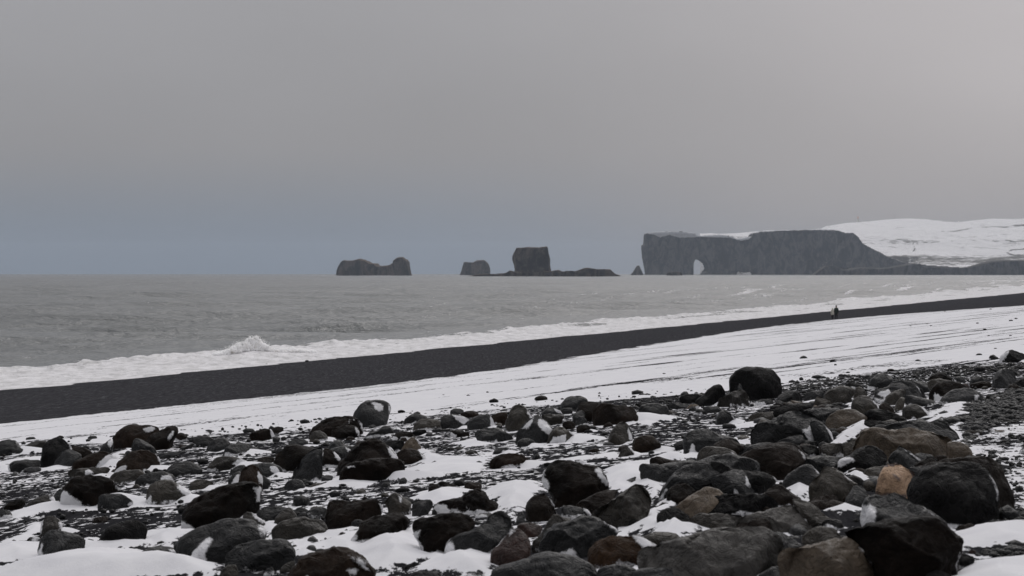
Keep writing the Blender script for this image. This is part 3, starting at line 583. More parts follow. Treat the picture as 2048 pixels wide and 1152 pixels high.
lg;s.4;smooth light grey boulder;smooth light grey sloping boulder behind the largest pale one;1472,1063 1479,1045 1491,1037 1516,1028 1545,1020 1567,1016 1583,1016 1598,1023 1609,1034 1618,1048 1621,1060 1611,1070 1574,1070 1530,1070 1490,1068;1602,1026 1608,1028 1618,1046 1612,1044
br;s.0 b1076;;;1488,1060 1498,1047 1513,1038 1530,1040 1542,1045 1536,1057 1521,1062 1495,1064
ch;s.2 b1108;;;1545,1072 1560,1067 1577,1075 1595,1086 1606,1098 1592,1104 1574,1092
ol;s.2 a.3;;;1580,1009 1592,1003 1605,1006 1620,1010 1632,1016 1648,1032 1664,1041 1650,1055 1622,1064 1612,1045 1600,1028
bk;s.1;;;1642,1053 1651,1042 1670,1041 1685,1045 1690,1060 1658,1064
ol;s.1;;;1602,1098 1609,1078 1622,1063 1644,1058 1670,1060 1679,1075 1688,1085 1664,1092 1629,1099 1606,1102
ch;s.2 a.3;;;1685,1012 1694,997 1706,985 1712,975 1724,974 1735,985 1739,1000 1722,1014 1708,1021 1691,1020
br;s.2 a.3;;;1616,1007 1637,997 1654,993 1670,993 1678,1000 1676,1013 1658,1017 1637,1015
ol;s.3 a.8;dark pyramid in the pile;dark pyramid-shaped boulder with a sharp crest, right-hand pile;1613,997 1623,976 1636,956 1648,943 1658,936 1669,939 1685,948 1705,965 1720,972 1715,985 1695,1000 1670,1006 1640,1005;1684,946 1708,964 1704,965 1686,952
gr;s.6;blue-grey round boulder;smooth blue-grey round boulder left of the dark pyramid;1568,966 1577,954 1593,941 1611,933 1621,932 1633,941 1639,950 1630,965 1618,975 1595,984 1580,984;1626,935 1634,941 1641,952 1634,948
br;s.5;pinkish-brown sloping boulder;pinkish-brown smooth boulder sloping down to the left, in the pile;1478,918 1501,906 1523,899 1552,893 1571,889 1589,891 1599,899 1606,912 1606,924 1589,934 1568,953 1560,962 1545,958 1527,946 1516,934 1490,926;1596,896 1604,903 1609,922 1603,912
bk;s.5;;;1603,894 1633,893 1639,903 1631,916 1618,917 1609,905
ch;s.1;long dark boulder by the arch;long low dark boulder left of the black arched one;1600,925 1614,918 1644,915 1685,916 1688,924 1664,936 1648,943 1640,952 1625,942 1612,933
ch;s.2;;;1552,887 1567,880 1589,872 1605,870 1608,881 1637,883 1636,894 1596,896 1574,893
ch;s.2;;;1476,913 1483,903 1495,894 1516,888 1538,887 1560,890 1545,902 1523,905 1501,911;1478,916 1500,903 1514,902 1500,911
ch;s.1;charcoal boulder with an icicle of snow;charcoal boulder with an upright spike of snow at its left end;1367,888 1369,874 1378,865 1398,861 1422,863 1439,871 1464,878 1480,886 1470,896 1434,901 1406,905 1390,907 1374,908;1372,908 1376,896 1379,884 1385,884 1388,898 1397,908
ch;s.0;;;1347,890 1357,884 1368,882 1368,899 1357,898
br;s.1;;;1428,893 1442,884 1461,881 1476,887 1489,897 1483,908 1475,916 1450,914 1435,907
ol;s.7;olive dome above the pitted boulder;olive dome-shaped boulder with a frosted right rim, in the pile;1395,928 1397,916 1404,903 1417,895 1435,896 1453,898 1464,903 1473,913 1465,926 1430,932 1405,934;1458,902 1466,904 1475,915 1466,914
ch;s.4;broad pitted front boulder;broad pitted charcoal boulder at the left of the right-hand pile;1313,1003 1314,991 1326,977 1337,967 1354,947 1376,935 1406,926 1428,918 1472,915 1501,923 1516,931 1523,946 1510,962 1480,978 1440,990 1400,998 1350,1004;1514,931 1524,944 1524,948 1516,940|1312,1003 1326,976 1332,975 1322,1002
bk;s.3 b1000;;;1420,960 1422,937 1434,929 1450,932 1479,943 1523,948 1545,954 1552,962 1530,978 1508,977 1480,972 1445,970;1546,955 1554,960 1570,968 1552,967
ch;s.1 b1004 a.3;dark rock with white teeth;dark rock with two small white teeth of snow, in the pile;1422,962 1442,951 1464,944 1488,945 1508,962 1521,978 1513,987 1479,992 1457,994 1435,980;1488,968 1492,951 1497,955 1501,976|1463,974 1470,971 1475,985 1468,992
ru;s.1 b1007;;;1354,984 1360,973 1381,965 1398,965 1414,975 1400,987 1380,997 1358,997
tn;s.1 a.3;tan sloping rock under the red one;tan-olive rock sloping down left, below the broad pitted boulder;1350,1016 1376,997 1395,985 1416,978 1440,985 1448,994 1410,1010 1394,1022 1394,1034 1376,1040 1360,1033
bk;s.0;long black boulder in the pile;long purplish-black boulder lying across the front of the pile;1394,1030 1398,1016 1419,1001 1457,990 1501,988 1527,991 1545,1003 1557,1013 1530,1026 1494,1035 1442,1036
br;s.1;;;1530,993 1539,981 1560,972 1580,984 1603,1000 1589,1009 1574,1017 1557,1016 1545,1005
ol;s.1;;;1382,1045 1391,1035 1404,1030 1435,1030 1461,1031 1480,1034 1491,1037 1478,1050 1472,1065 1442,1066 1413,1067 1395,1060
bk;s.3;round black stone in white snow;round black stone sitting in the white gap above the pale boulder;1316,1045 1317,1034 1332,1023 1351,1019 1365,1025 1379,1038 1381,1048 1369,1060 1343,1070 1330,1069 1320,1057
mk;s.1;;;1329,1007 1338,985 1351,974 1366,969 1380,975 1390,985 1376,1002 1355,1014 1335,1014
gr;s.3;grey boulder at the drift;charcoal-grey boulder at the right end of the smooth drift;1282,938 1288,931 1302,930 1322,931 1358,927 1385,922 1400,935 1360,947 1335,962 1322,970 1295,962 1284,950;1345,948 1352,944 1360,948 1352,955
br;s.1;;;1301,927 1305,916 1317,914 1332,918 1351,922 1373,923 1360,932 1315,937
ol;s.1 a.9;sharp-ridged grey rock;sharp-ridged grey rock with a light left face, right of centre;1185,1032 1204,1018 1219,1004 1238,990 1256,979 1270,971 1281,974 1291,982 1300,994 1305,1009 1297,1025 1285,1040 1275,1055 1255,1062 1226,1053 1200,1044
mk;s.7;jet-black boulder in the smooth drift;jet-black weedy boulder rising from the smooth drift, right of centre;1087,950 1092,938 1106,930 1116,925 1150,928 1171,932 1196,935 1209,946 1217,965 1216,981 1182,993 1149,1012 1122,1014 1116,1006 1102,989 1089,977;1076,955 1092,938 1090,956 1101,968 1092,988 1072,986|1188,942 1200,937 1218,964 1210,973 1198,955
br;s.1;;;1149,1009 1168,997 1190,988 1212,982 1234,981 1244,985 1226,1002 1204,1018 1182,1030 1168,1027
ch;s.5;;;1122,1012 1141,1012 1162,1016 1175,1020 1185,1032 1165,1042 1141,1042 1125,1037;1164,1016 1176,1020 1187,1034 1176,1032
br;s.8 a.3;brown upright stone;dark brown upright stone with a white right edge, below the jet-black boulder;1049,1012 1054,1003 1069,993 1086,988 1095,988 1107,1006 1114,1024 1115,1042 1092,1048 1054,1048 1050,1025;1094,988 1099,990 1112,1006 1122,1034 1114,1030 1104,1006
gr;s.5;;;1029,1051 1032,1037 1041,1026 1048,1023 1051,1044 1032,1054
rd;s.4;;;1032,1054 1042,1048 1060,1047 1081,1052 1088,1055 1078,1070 1066,1079 1050,1076
rd;s.3;dark red boulder at the bottom;dark red egg-shaped boulder leaning right, bottom centre;976,1124 982,1105 1000,1086 1016,1070 1032,1061 1047,1064 1057,1074 1063,1091 1060,1111 1037,1126 1010,1137 990,1143 981,1143;1015,1070 1030,1062 1034,1062 1018,1074
ch;s.5 a.3;charcoal fan-footed boulder;large charcoal boulder with a white snow fan at its foot;1075,1105 1078,1090 1090,1065 1110,1048 1143,1040 1162,1032 1185,1034 1204,1038 1220,1050 1235,1063 1241,1070 1225,1082 1195,1092 1179,1104 1171,1113 1162,1119 1106,1115 1083,1110;1102,1113 1118,1098 1143,1089 1156,1105 1160,1120|1202,1037 1232,1055 1280,1072 1240,1072 1222,1056
ol;s.3 a.3;;;1063,1082 1078,1070 1091,1055 1098,1039 1107,1031 1119,1032 1140,1040 1130,1050 1105,1068 1085,1090 1066,1108 1062,1095
ru;s.7;rust-streaked boulder at the bottom;rust-streaked brown boulder at the bottom, snow along its right top;1175,1116 1179,1101 1188,1088 1204,1078 1226,1072 1256,1070 1282,1075 1300,1083 1314,1092 1326,1101 1308,1113 1292,1125 1289,1138 1256,1138 1212,1138 1194,1132;1255,1069 1284,1074 1318,1092 1330,1103 1310,1106 1284,1092
ch;s.3;bottom-edge charcoal boulder;broad charcoal boulder cut off by the bottom edge, in front of the red one;975,1152 985,1142 1010,1135 1040,1126 1069,1114 1098,1108 1120,1111 1140,1114 1162,1120 1180,1129 1194,1138 1200,1152 1190,1172 1080,1180 980,1174
ch;s.1;;;1192,1143 1212,1133 1234,1130 1256,1133 1275,1141 1280,1155 1240,1170 1200,1168
gr;s.2;;;1268,1150 1292,1142 1329,1140 1373,1146 1395,1155 1370,1174 1300,1174
gr;s.2;;;1515,1155 1545,1139 1573,1136 1580,1155 1560,1174 1525,1174
ch;s.1;;;1320,1092 1329,1089 1338,1095 1326,1101
bk;s.0;;;1253,1057 1258,1042 1270,1038 1276,1042 1275,1054 1266,1063
bk;s.1;;;1276,1038 1289,1034 1317,1026 1320,1031 1311,1043 1289,1046;1290,1036 1302,1026 1322,1008 1318,1028
mk;s.4;;;856,990 856,977 864,970 874,968 883,981 881,991 864,993
mk;s.6;;;871,966 886,963 908,968 925,978 922,986 905,983 884,976
br;s.4;;;928,966 944,965 963,966 964,975 952,981 931,979
mk;s.5 a.2;seal-shaped black boulder;black seal-shaped boulder with a raised round head, bottom centre;868,1013 878,1006 902,1000 919,999 930,991 944,981 957,979 969,984 978,994 979,1002 993,1003 998,1012 993,1017 978,1026 952,1032 922,1031 902,1023 884,1021;862,1020 874,1010 890,1010 904,1021 884,1030|931,1012 936,1009 941,1013 935,1015
mk;s.4;large weedy bottom-centre boulder;large weedy black boulder with snow packed on its left, bottom centre;820,1058 823,1047 832,1040 849,1037 878,1031 902,1028 922,1029 940,1033 952,1043 957,1048 943,1065 914,1077 899,1086 890,1104 884,1119 868,1120 853,1115 840,1090 832,1072;818,1060 830,1062 842,1058 838,1076 846,1092 858,1118 830,1112
ch;s.3 a.4;rough blue-black rock;rough blue-black rock with a snow hollow at its left, bottom centre;888,1112 890,1095 902,1078 915,1070 943,1062 960,1050 975,1035 993,1028 1007,1027 1019,1037 1028,1051 1032,1056 1022,1062 1010,1076 996,1085 966,1094 942,1100 915,1113 905,1123 893,1123;886,1110 892,1090 904,1080 913,1092 909,1106 894,1108
ol;s.4;;;905,1125 914,1111 928,1102 943,1104 936,1116 920,1121 906,1131
gr;s.2;;;950,1032 960,1027 981,1026 988,1032 978,1038 960,1038
ch;s.2 a.4;;;823,1016 826,1006 832,1002 858,999 865,1003 866,1013 843,1029 835,1028 824,1022
ol;s.5 a.9;faceted tent-like olive stone;faceted olive tent-like stone left of the seal-shaped boulder;765,1007 772,999 782,988 791,987 802,991 812,1000 823,1007 822,1021 800,1029 780,1029 774,1017;795,990 802,992 806,1004 800,1004
mk;s.6 a.2;ragged black ridge rock;ragged black ridge-like rock left of the faceted tent stone;649,1013 655,1007 668,1003 686,1004 706,1003 736,1002 755,1002 759,1009 765,1024 762,1034 736,1041 714,1047 692,1053 671,1053 659,1046 648,1036 654,1021;756,1006 766,1011 776,1030 766,1034 760,1020
ch;s.2;;;607,1026 621,1018 642,1015 651,1016 630,1023 618,1031 613,1035
mk;s.4;weedy black boulder sloping left;weedy black boulder sloping down left, lower centre;718,1045 730,1041 750,1034 774,1031 800,1030 815,1038 819,1051 809,1064 794,1080 787,1088 765,1092 747,1092 718,1090 699,1085 706,1072 715,1062;692,1088 704,1072 714,1062 720,1068 708,1084
mb;s.6 a.2;snow-spotted boulder at the bottom edge;brown weedy boulder spotted with snow, bottom edge left of centre;576,1152 588,1130 601,1116 618,1109 636,1103 651,1103 665,1095 673,1099 692,1103 706,1109 724,1121 739,1135 749,1152 740,1174 660,1180 590,1174;694,1136 710,1134 717,1145 702,1152|610,1153 616,1144 626,1146 622,1154|698,1110 726,1124 744,1148 726,1140
bk;s.1;;;802,1144 809,1132 828,1125 845,1130 853,1132 841,1143 816,1146
ch;s.2;;;818,1152 827,1145 849,1145 875,1143 888,1153 860,1164 825,1164
ch;s.2;;;926,1153 944,1146 959,1145 970,1152 955,1162 930,1162
ch;s.1;;;1064,949 1069,943 1078,943 1075,949
ch;s.1;;;975,969 988,966 1002,969 988,972
gr;s.1;;;1146,922 1159,919 1174,924 1171,928
gr;s.2;;;1210,941 1226,933 1245,930 1259,933 1238,938
gr;s.2;;;1243,973 1247,963 1262,957 1278,952 1270,962 1256,970
ol;s.9 a.6 t1;small olive pyramid with a long drift;small olive pyramid stone trailing a long low drift, right of centre;1232,908 1242,897 1253,890 1262,896 1268,906 1264,912 1248,914;1254,890 1262,894 1272,908 1266,908
ch;s.1;;;1475,880 1475,872 1486,869 1504,868 1505,872 1484,878
br;s.4 a.3;;;1911,1060 1918,1051 1932,1050 1946,1046 1957,1057 1956,1067 1931,1071 1921,1065
ch;s.2;;;2020,1070 2031,1063 2050,1060 2062,1064 2060,1073 2040,1074
bk;s.2 a.3;;;1912,1138 1916,1116 1927,1108 1938,1111 1953,1117 1950,1126 1931,1135
rd;s.1;;;1937,1105 1943,1099 1953,1102 1951,1110
pl;s.1;;;2011,1025 2019,1017 2025,1020 2025,1028
pl;s.1;;;1976,1054 1981,1047 1988,1049 1987,1056
pl;s.1 b1012;;;1824,1000 1833,995 1843,995 1842,1003 1830,1004
"""
# lone stones on the open snow and at the wash line (centre x, base y, width)
STONES_SNOW = [(887,791,6),(937,792,8),(975,785,6),(988,804,19),(1083,800,26),(1199,787,5),(1198,792,4),(1003,814,9),(1328,748,6),
 (803,825,16),(1607,717,15),(1666,724,14),(1671,730,6),(1981,619,5),(2022,642,8),(1955,647,6),(1970,660,8),(1862,652,5),(1854,648,5),
 (2032,638,7),(1821,652,4),(1977,672,5),(2021,672,6),(1890,623,4),(1991,698,7),(1958,711,13),(1184,858,20),(120,877,16),(185,877,18),(62,880,20)]
STONES_GRAVEL = [(1647,757,13),(1658,764,12),(1683,752,12),(1696,746,8),(1782,742,14),(1946,728,10),(1969,736,9),(1991,738,9),(1836,722,10),
 (1705,741,7),(1975,724,8)]
STONES_WASH = [(398,739,4),(533,729,5),(614,723,9),(340,744,4),(735,709,4),(1004,690,4)]

# ---------------------------------------------------------------- boulder placement (needed by the ground for its snow drifts)
def parse_boulders():
    out = []
    for line in BOULDERS.strip().split("\n"):
        f = line.split(";")
        opt = {'s': 0.2, 'a': 0.1, 't': 0.0, 'b': 0.0}
        for w in f[1].split(): opt[w[0]] = float(w[1:])
        P = np.array([[float(c) for c in q.split(",")] for q in f[4].split()])
        patches = [np.array([[float(c) for c in q.split(",")] for q in p.split()]) for p in f[5].split("|")] if len(f) > 5 else []
        out.append(dict(tone=f[0], short=f[2], label=f[3], P=P, patches=patches, **opt))
    for b in out:
        P = b['P']; w = np.ptp(P[:, 0]); h = np.ptp(P[:, 1])
        yb = max(b['b'], P[:, 1].max())
        xc = 0.5 * (P[:, 0].min() + P[:, 0].max())
        gx, gy = to_ground(xc, yb)
        D = 0.44 * min(w, 1.6 * h + 6) * gy / F
        Yc = gy + 0.75 * D
        k = Yc / F
        b.update(w=w, h=h, yb=yb, xc=xc, D=D, Yc=Yc, k=k, X=(xc - CX) * k, wm=w * k, hm=h * k, gy=gy)
    return out
BL = parse_boulders()

# ---------------------------------------------------------------- ground
SNOW_DRIFTS = [  # smooth wind-packed drifts between the boulders (photo pixels, laid on the ground), height in metres
 (.06, [(0,925),(80,913),(82,919),(0,931)]), (.07, [(78,940),(105,934),(160,920),(145,935),(105,945),(70,946)]), (.08, [(5,925),(28,943),(0,950),(-9,930)]),
 (.08, [(220,912),(262,895),(263,905),(240,916)]), (.07, [(190,949),(225,935),(235,942),(210,951)]),
 (.10, [(20,1026),(60,1018),(115,1010),(175,1010),(178,1018),(100,1026),(40,1036),(28,1040)]), (.07, [(265,1005),(300,1000),(302,1011),(262,1017)]),
 (.09, [(0,1084),(40,1070),(85,1043),(92,1052),(60,1076),(0,1091)]), (.09, [(-20,1090),(80,1085),(90,1110),(60,1120),(-20,1130)]),
 (.10, [(150,1080),(190,1078),(195,1090),(280,1085),(312,1080),(312,1090),(200,1100),(150,1115),(143,1108)]),
 (.16, [(60,1145),(100,1138),(200,1120),(270,1108),(260,1128),(300,1130),(380,1122),(436,1136),(436,1156),(-30,1172),(-30,1146)]),
 (.10, [(288,1062),(380,1060),(388,1070),(345,1090),(290,1086)]), (.12, [(522,1050),(550,1046),(562,1060),(540,1072)]),
 (.08, [(600,1080),(650,1065),(690,1053),(708,1055),(640,1086),(600,1101),(588,1106)]),
 (.12, [(588,1112),(660,1085),(722,1060),(716,1086),(742,1092),(700,1104),(660,1098),(608,1114)]),
 (.16, [(700,1106),(790,1088),(825,1055),(845,1085),(862,1116),(872,1121),(850,1132),(800,1142),(745,1152),(722,1122)]),
 (.14, [(838,1152),(885,1118),(905,1127),(985,1087),(1004,1086),(975,1127),(975,1152),(900,1158)]),
 (.16, [(978,986),(1065,970),(1090,985),(1050,1010),(1032,1048),(1000,1016),(984,996)]), (.10, [(818,1002),(850,985),(930,984),(940,995),(870,1010),(835,1002)]),
 (.08, [(560,986),(620,980),(665,965),(690,954),(700,962),(760,958),(740,972),(650,976),(590,986)]),
 (.07, [(858,906),(880,910),(900,916),(980,916),(975,926),(950,946),(850,951),(812,942),(840,930)]), (.05, [(905,889),(960,876),(985,886),(990,891),(940,896)]),
 (.08, [(1274,846),(1282,836),(1312,843),(1290,853)]),
 (.13, [(1212,946),(1300,926),(1305,918),(1375,915),(1400,905),(1366,922),(1300,932),(1290,946),(1322,970),(1312,1000),(1295,984),(1270,970),(1245,992),(1222,982),(1218,965)]),
 (.06, [(1080,926),(1160,916),(1230,905),(1232,911),(1180,923),(1100,931)]), (.06, [(1470,880),(1505,872),(1505,892),(1470,896)]), (.05, [(1470,850),(1540,842),(1530,852),(1475,858)]),
 (.18, [(1276,1046),(1320,1024),(1326,1000),(1344,1006),(1330,1030),(1320,1050),(1340,1070),(1420,1066),(1345,1098),(1318,1097),(1290,1076)]),
 (.06, [(1856,832),(1900,808),(1932,804),(1925,831),(1880,846),(1862,848)]), (.08, [(1885,860),(1920,850),(1932,882),(1944,912),(1912,888)]),
 (.07, [(1905,1078),(1925,1058),(2048,1050),(2090,1060),(2090,1094),(1960,1101),(1930,1102),(1918,1092)]), (.08, [(1900,1168),(1950,1130),(2090,1112),(2090,1175)]),
 (.22, [(1668,892),(1690,870),(1732,846),(1740,862),(1720,882)]), (.20, [(1580,1002),(1590,984),(1624,970),(1615,998)]), (.18, [(1692,968),(1700,936),(1722,928),(1734,968)]),
 (.12, [(1640,1032),(1670,1016),(1712,1020),(1690,1036)]), (.10, [(1480,882),(1512,866),(1512,894)]), (.10, [(1544,844),(1588,824),(1586,830),(1548,848)]),
 (.08, [(1600,812),(1632,800),(1632,812)]), (.10, [(1690,822),(1706,800),(1706,824)]), (.10, [(1362,920),(1372,902),(1400,900),(1396,922)]),
]
PARTIAL = [
 (.22, [(1345,1000),(1300,1100),(1290,1175),(1910,1175),(1915,1060),(1900,900),(1850,840),(1650,790),(1560,800),(1480,880),(1390,930)]),  # coverage, polygon: partly bared or partly covered ground
 (.62, [(1936,914),(2000,905),(2090,890),(2090,1048),(2034,1030),(2024,970),(2008,925)]),
 (.10, [(1876,814),(1960,802),(2090,772),(2090,812),(2000,842),(1950,872),(1936,892),(1920,862),(1925,832),(1880,846),(1870,848)]),
 (.50, [(2000,838),(2090,806),(2090,892),(1945,905),(1940,880)]),
 (.05, [(1960,1048),(2030,1022),(2090,1030),(2090,1050),(1960,1056)]), (.08, [(1955,1104),(2090,1092),(2090,1112),(1960,1112)]),
 (.66, [(1140,772),(1250,763),(1400,752),(1480,748),(1480,757),(1350,763),(1200,773)]), (.62, [(1545,752),(1700,735),(1800,722),(1900,715),(1900,723),(1750,739),(1600,756)]),
 (.42, [(1545,786),(1640,762),(1900,728),(2090,722),(2090,744),(1900,748),(1750,764),(1600,796)]), (.30, [(1080,815),(1250,800),(1400,788),(1480,796),(1400,806),(1250,812),(1090,824)]),
 (.22, [(0,1122),(90,1112),(150,1114),(260,1104),(255,1110),(150,1126),(60,1140),(0,1142)]), (.15, [(140,1022),(200,1014),(270,1016),(250,1026),(150,1032)]),

]
STRIP = gpoly([(-260,872),(0,847),(200,827),(450,801),(700,776),(900,752),(1000,739),(1100,722),(1200,706),(1300,690),(1400,674),(1480,661),(1560,651),(1650,641),
  (1750,632),(1900,621),(2048,611),(2200,602),(2400,598),(2400,690),(2090,722),(1900,728),(1700,748),(1560,772),(1400,788),(1250,803),(1000,818),(850,832),(750,852),(560,862),(400,870),(200,887),(0,892),(-260,900)])
SAND = gpoly([(-260,872),(0,847),(200,827),(450,801),(700,776),(900,752),(1000,739),(1100,722),(1200,706),(1300,690),(1400,674),(1480,661),(1560,651),(1650,641),
  (1750,632),(1900,621),(2048,611),(2200,602),(2400,598),(2400,560),(2048,566),(1500,610),(900,660),(0,720),(-260,740)])
DRG = [(h, gpoly(p)) for h, p in SNOW_DRIFTS]
PRG = [(c, gpoly(p)) for c, p in PARTIAL]

def ground_fields(X, Y, fine):
    z = ground_z(X, Y)
    P = np.column_stack([X, Y])
    wob = np.column_stack([fbm(P * 1.7, 3, 5), fbm(P * 1.7, 3, 6)])
    near = sstep(np.hypot(X, Y), 90, 40)
    z = z + 0.035 * fbm(P * 0.45, 3, 9) * near + 0.012 * fbm(P * 3.1, 2, 19) * near
    PW = P + wob * 0.12
    cov = 0.43 + 0.12 * fbm(P * 0.5, 3, 31)
    strip = np.full(len(X), 0.1)
    d = sdist(P + wob * (0.5 + 0.01 * Y)[:, None], STRIP, 8.0)
    a = sstep(d, -0.6, 1.2)
    cov = cov * (1 - a) + a * (1.0 + 0.05)
    rightness = sstep(X / np.maximum(Y, 1), -0.02, 0.20)
    strip = strip * (1 - a) + a * (0.6 + 0.4 * rightness)
    if fine:
        for c, p in PRG:
            q = sstep(sdist(PW + wob * 0.15, p, 1.5), -0.35, 0.25)
            cov = cov * (1 - q) + c * q
    d = sdist(P + wob * (0.35 + 0.006 * Y)[:, None], SAND, 6.0)
    a = sstep(d, -0.3, 0.5)
    cov = cov * (1 - a) - 0.25 * a; strip = strip * (1 - a)
    fines = sstep(d, -1.5, 1.0)
    dz = np.zeros(len(X))
    if fine:
        for h, p in DRG:
            sd_ = sdist(PW, p, 1.2)
            q = sstep(sd_, -0.10, 0.13)
            cov = np.maximum(cov, cov * (1 - q) + (1.0 + 0.10 * sstep(sd_, 0.05, 0.35)) * q)
            dz = np.maximum(dz, 1.2 * h * sstep(sd_, -0.25, 0.5))
        for b in BL:
            # a ring of snow caught round each stone, and a lee tail to its right
            r = 0.5 * b['wm']
            ex = b['X'] - X; ey = (b['Yc'] - Y)
            m = np.where((np.abs(ex) < r * (1.6 + 2.6 * b['t']) + 0.2) & (np.abs(ey) < b['D'] * 1.7 + 0.25))[0]
            if not len(m): continue
            dx, dy = -ex[m], -ey[m]
            q = np.hypot(dx / (r + 0.10), dy / (b['D'] + 0.18))
            n = 0.5 + 0.5 * wob[m, 0]
            ring = sstep(q, 1.30, 0.95) * sstep(n, 0.25, 0.65) * (0.15 + 0.35 * min(1, b['s'] + b['t']))
            cov[m] = np.maximum(cov[m], np.where(ring > 0.02, ring + 0.35, 0))
            if b['t'] > 0:
                L = r * (1.2 + 1.6 * b['t'])
                tx = (dx - 0.4 * r) / L
                wdt = (0.75 - 0.6 * np.clip(tx, 0, 1)) * b['D'] + 0.02
                tail = sstep(tx, -0.2, 0.1) * sstep(tx, 1.0, 0.15) * sstep(np.abs(dy) / wdt, 1.1, 0.3)
                hgt = min(0.45 * b['hm'], 0.22) * b['t'] ** 0.5
                dz[m] = np.maximum(dz[m], hgt * tail * (0.8 + 0.4 * n))
                cov[m] = np.maximum(cov[m], sstep(tail, 0.08, 0.4) * 1.08)
    return z + dz, cov, strip, fines

def fan(r0, r1, ratio, cols, half):
    nr = int(math.log(r1 / r0) / math.log(ratio)) + 2
    r = r0 * ratio ** np.arange(nr)
    a = np.radians(np.linspace(-half, half, cols))
    # straight rows: depth r, lateral r*tan(a)
    Yg = np.repeat(r, cols); Xg = Yg * np.tile(np.tan(a), nr)
    return Xg, Yg, grid_faces(nr, cols)

beach_mat = beach_material()
Xg, Yg, fc = fan(6.0, 76.0, 1.0062, 800, 24)
z, cov, strip, fines = ground_fields(Xg, Yg, True)
o = mesh_obj("beach", np.column_stack([Xg, Yg, z]), fc, beach_mat, attrs={"cov": cov, "strip": strip, "fine_sand": fines})
tag(o, kind="structure")
def near_ground_z(x, y):
    return float(ground_z(x, y))
Xg, Yg, fc = fan(74.0, 2600.0, 1.011, 420, 27)
z, cov, strip, fines = ground_fields(Xg, Yg, False)
z = z - 0.015 * sstep(Yg, 82, 74)
o = mesh_obj("beach", np.column_stack([Xg, Yg, z]), fc, beach_mat, attrs={"cov": cov, "strip": strip, "fine_sand": fines})
tag(o, kind="structure")

# ---------------------------------------------------------------- sea
def sea_material():
    m, t, b = new_mat("sea_water")
    P = pos_n(t)
    foam = attr_n(t, "foam")
    f1 = noise_n(t, map_n(t, P, (0.9, 0.35, 1.0)), 1.0, 6, 0.7, 0.4)
    f2 = noise_n(t, map_n(t, P, (0.25, 0.08, 1.0)), 1.0, 4, 0.6)
    v = math_n(t, 'ADD', math_n(t, 'MULTIPLY', f1, 0.7), math_n(t, 'MULTIPLY', f2, 0.4))
    v = range_n(t, v, 0.38, 0.75, 0, 1, False)
    fm = range_n(t, math_n(t, 'SUBTRACT', math_n(t, 'MULTIPLY', foam, 1.15), v), -0.10, 0.16)
    big = noise_n(t, map_n(t, P, (0.012, 0.004, 1.0)), 1.0, 4, 0.6)
    water = mix_n(t, range_n(t, big, 0.3, 0.7), (0.100, 0.110, 0.108), (0.122, 0.130, 0.126))
    fcol = mix_n(t, range_n(t, f1, 0.35, 0.7), (0.88, 0.87, 0.88), (0.60, 0.595, 0.59))
    t.links.new(mix_n(t, fm, water, fcol), b.inputs['Base Color'])
    t.links.new(range_n(t, fm, 0, 1, 0.22, 0.85), b.inputs['Roughness'])
    b.inputs['IOR'].default_value = 1.33
    t.links.new(range_n(t, fm, 0, 1, 0.5, 0.1), b.inputs['Specular IOR Level'])
    w1 = noise_n(t, map_n(t, P, (0.50, 0.40, 1.0), (0, 0, 0.25)), 1.0, 5, 0.65, 0.2)
    w2 = noise_n(t, map_n(t, P, (0.11, 0.085, 1.0), (0, 0, -0.15)), 1.0, 5, 0.6, 0.2)
    h = math_n(t, 'ADD', math_n(t, 'MULTIPLY', w1, 0.85), math_n(t, 'MULTIPLY', w2, 2.2))
    h = math_n(t, 'ADD', h, math_n(t, 'MULTIPLY', fm, 0.15))
    t.links.new(bump_n(t, h, 1.0, 1.0), b.inputs['Normal'])
    return m
sea_mat = sea_material()
S_OUT_U = [-100, 113, 200, 364, 828, 1060, 1600, 4000]
S_OUT_S = [92, 92, 93, 97, 115, 114, 122, 125]
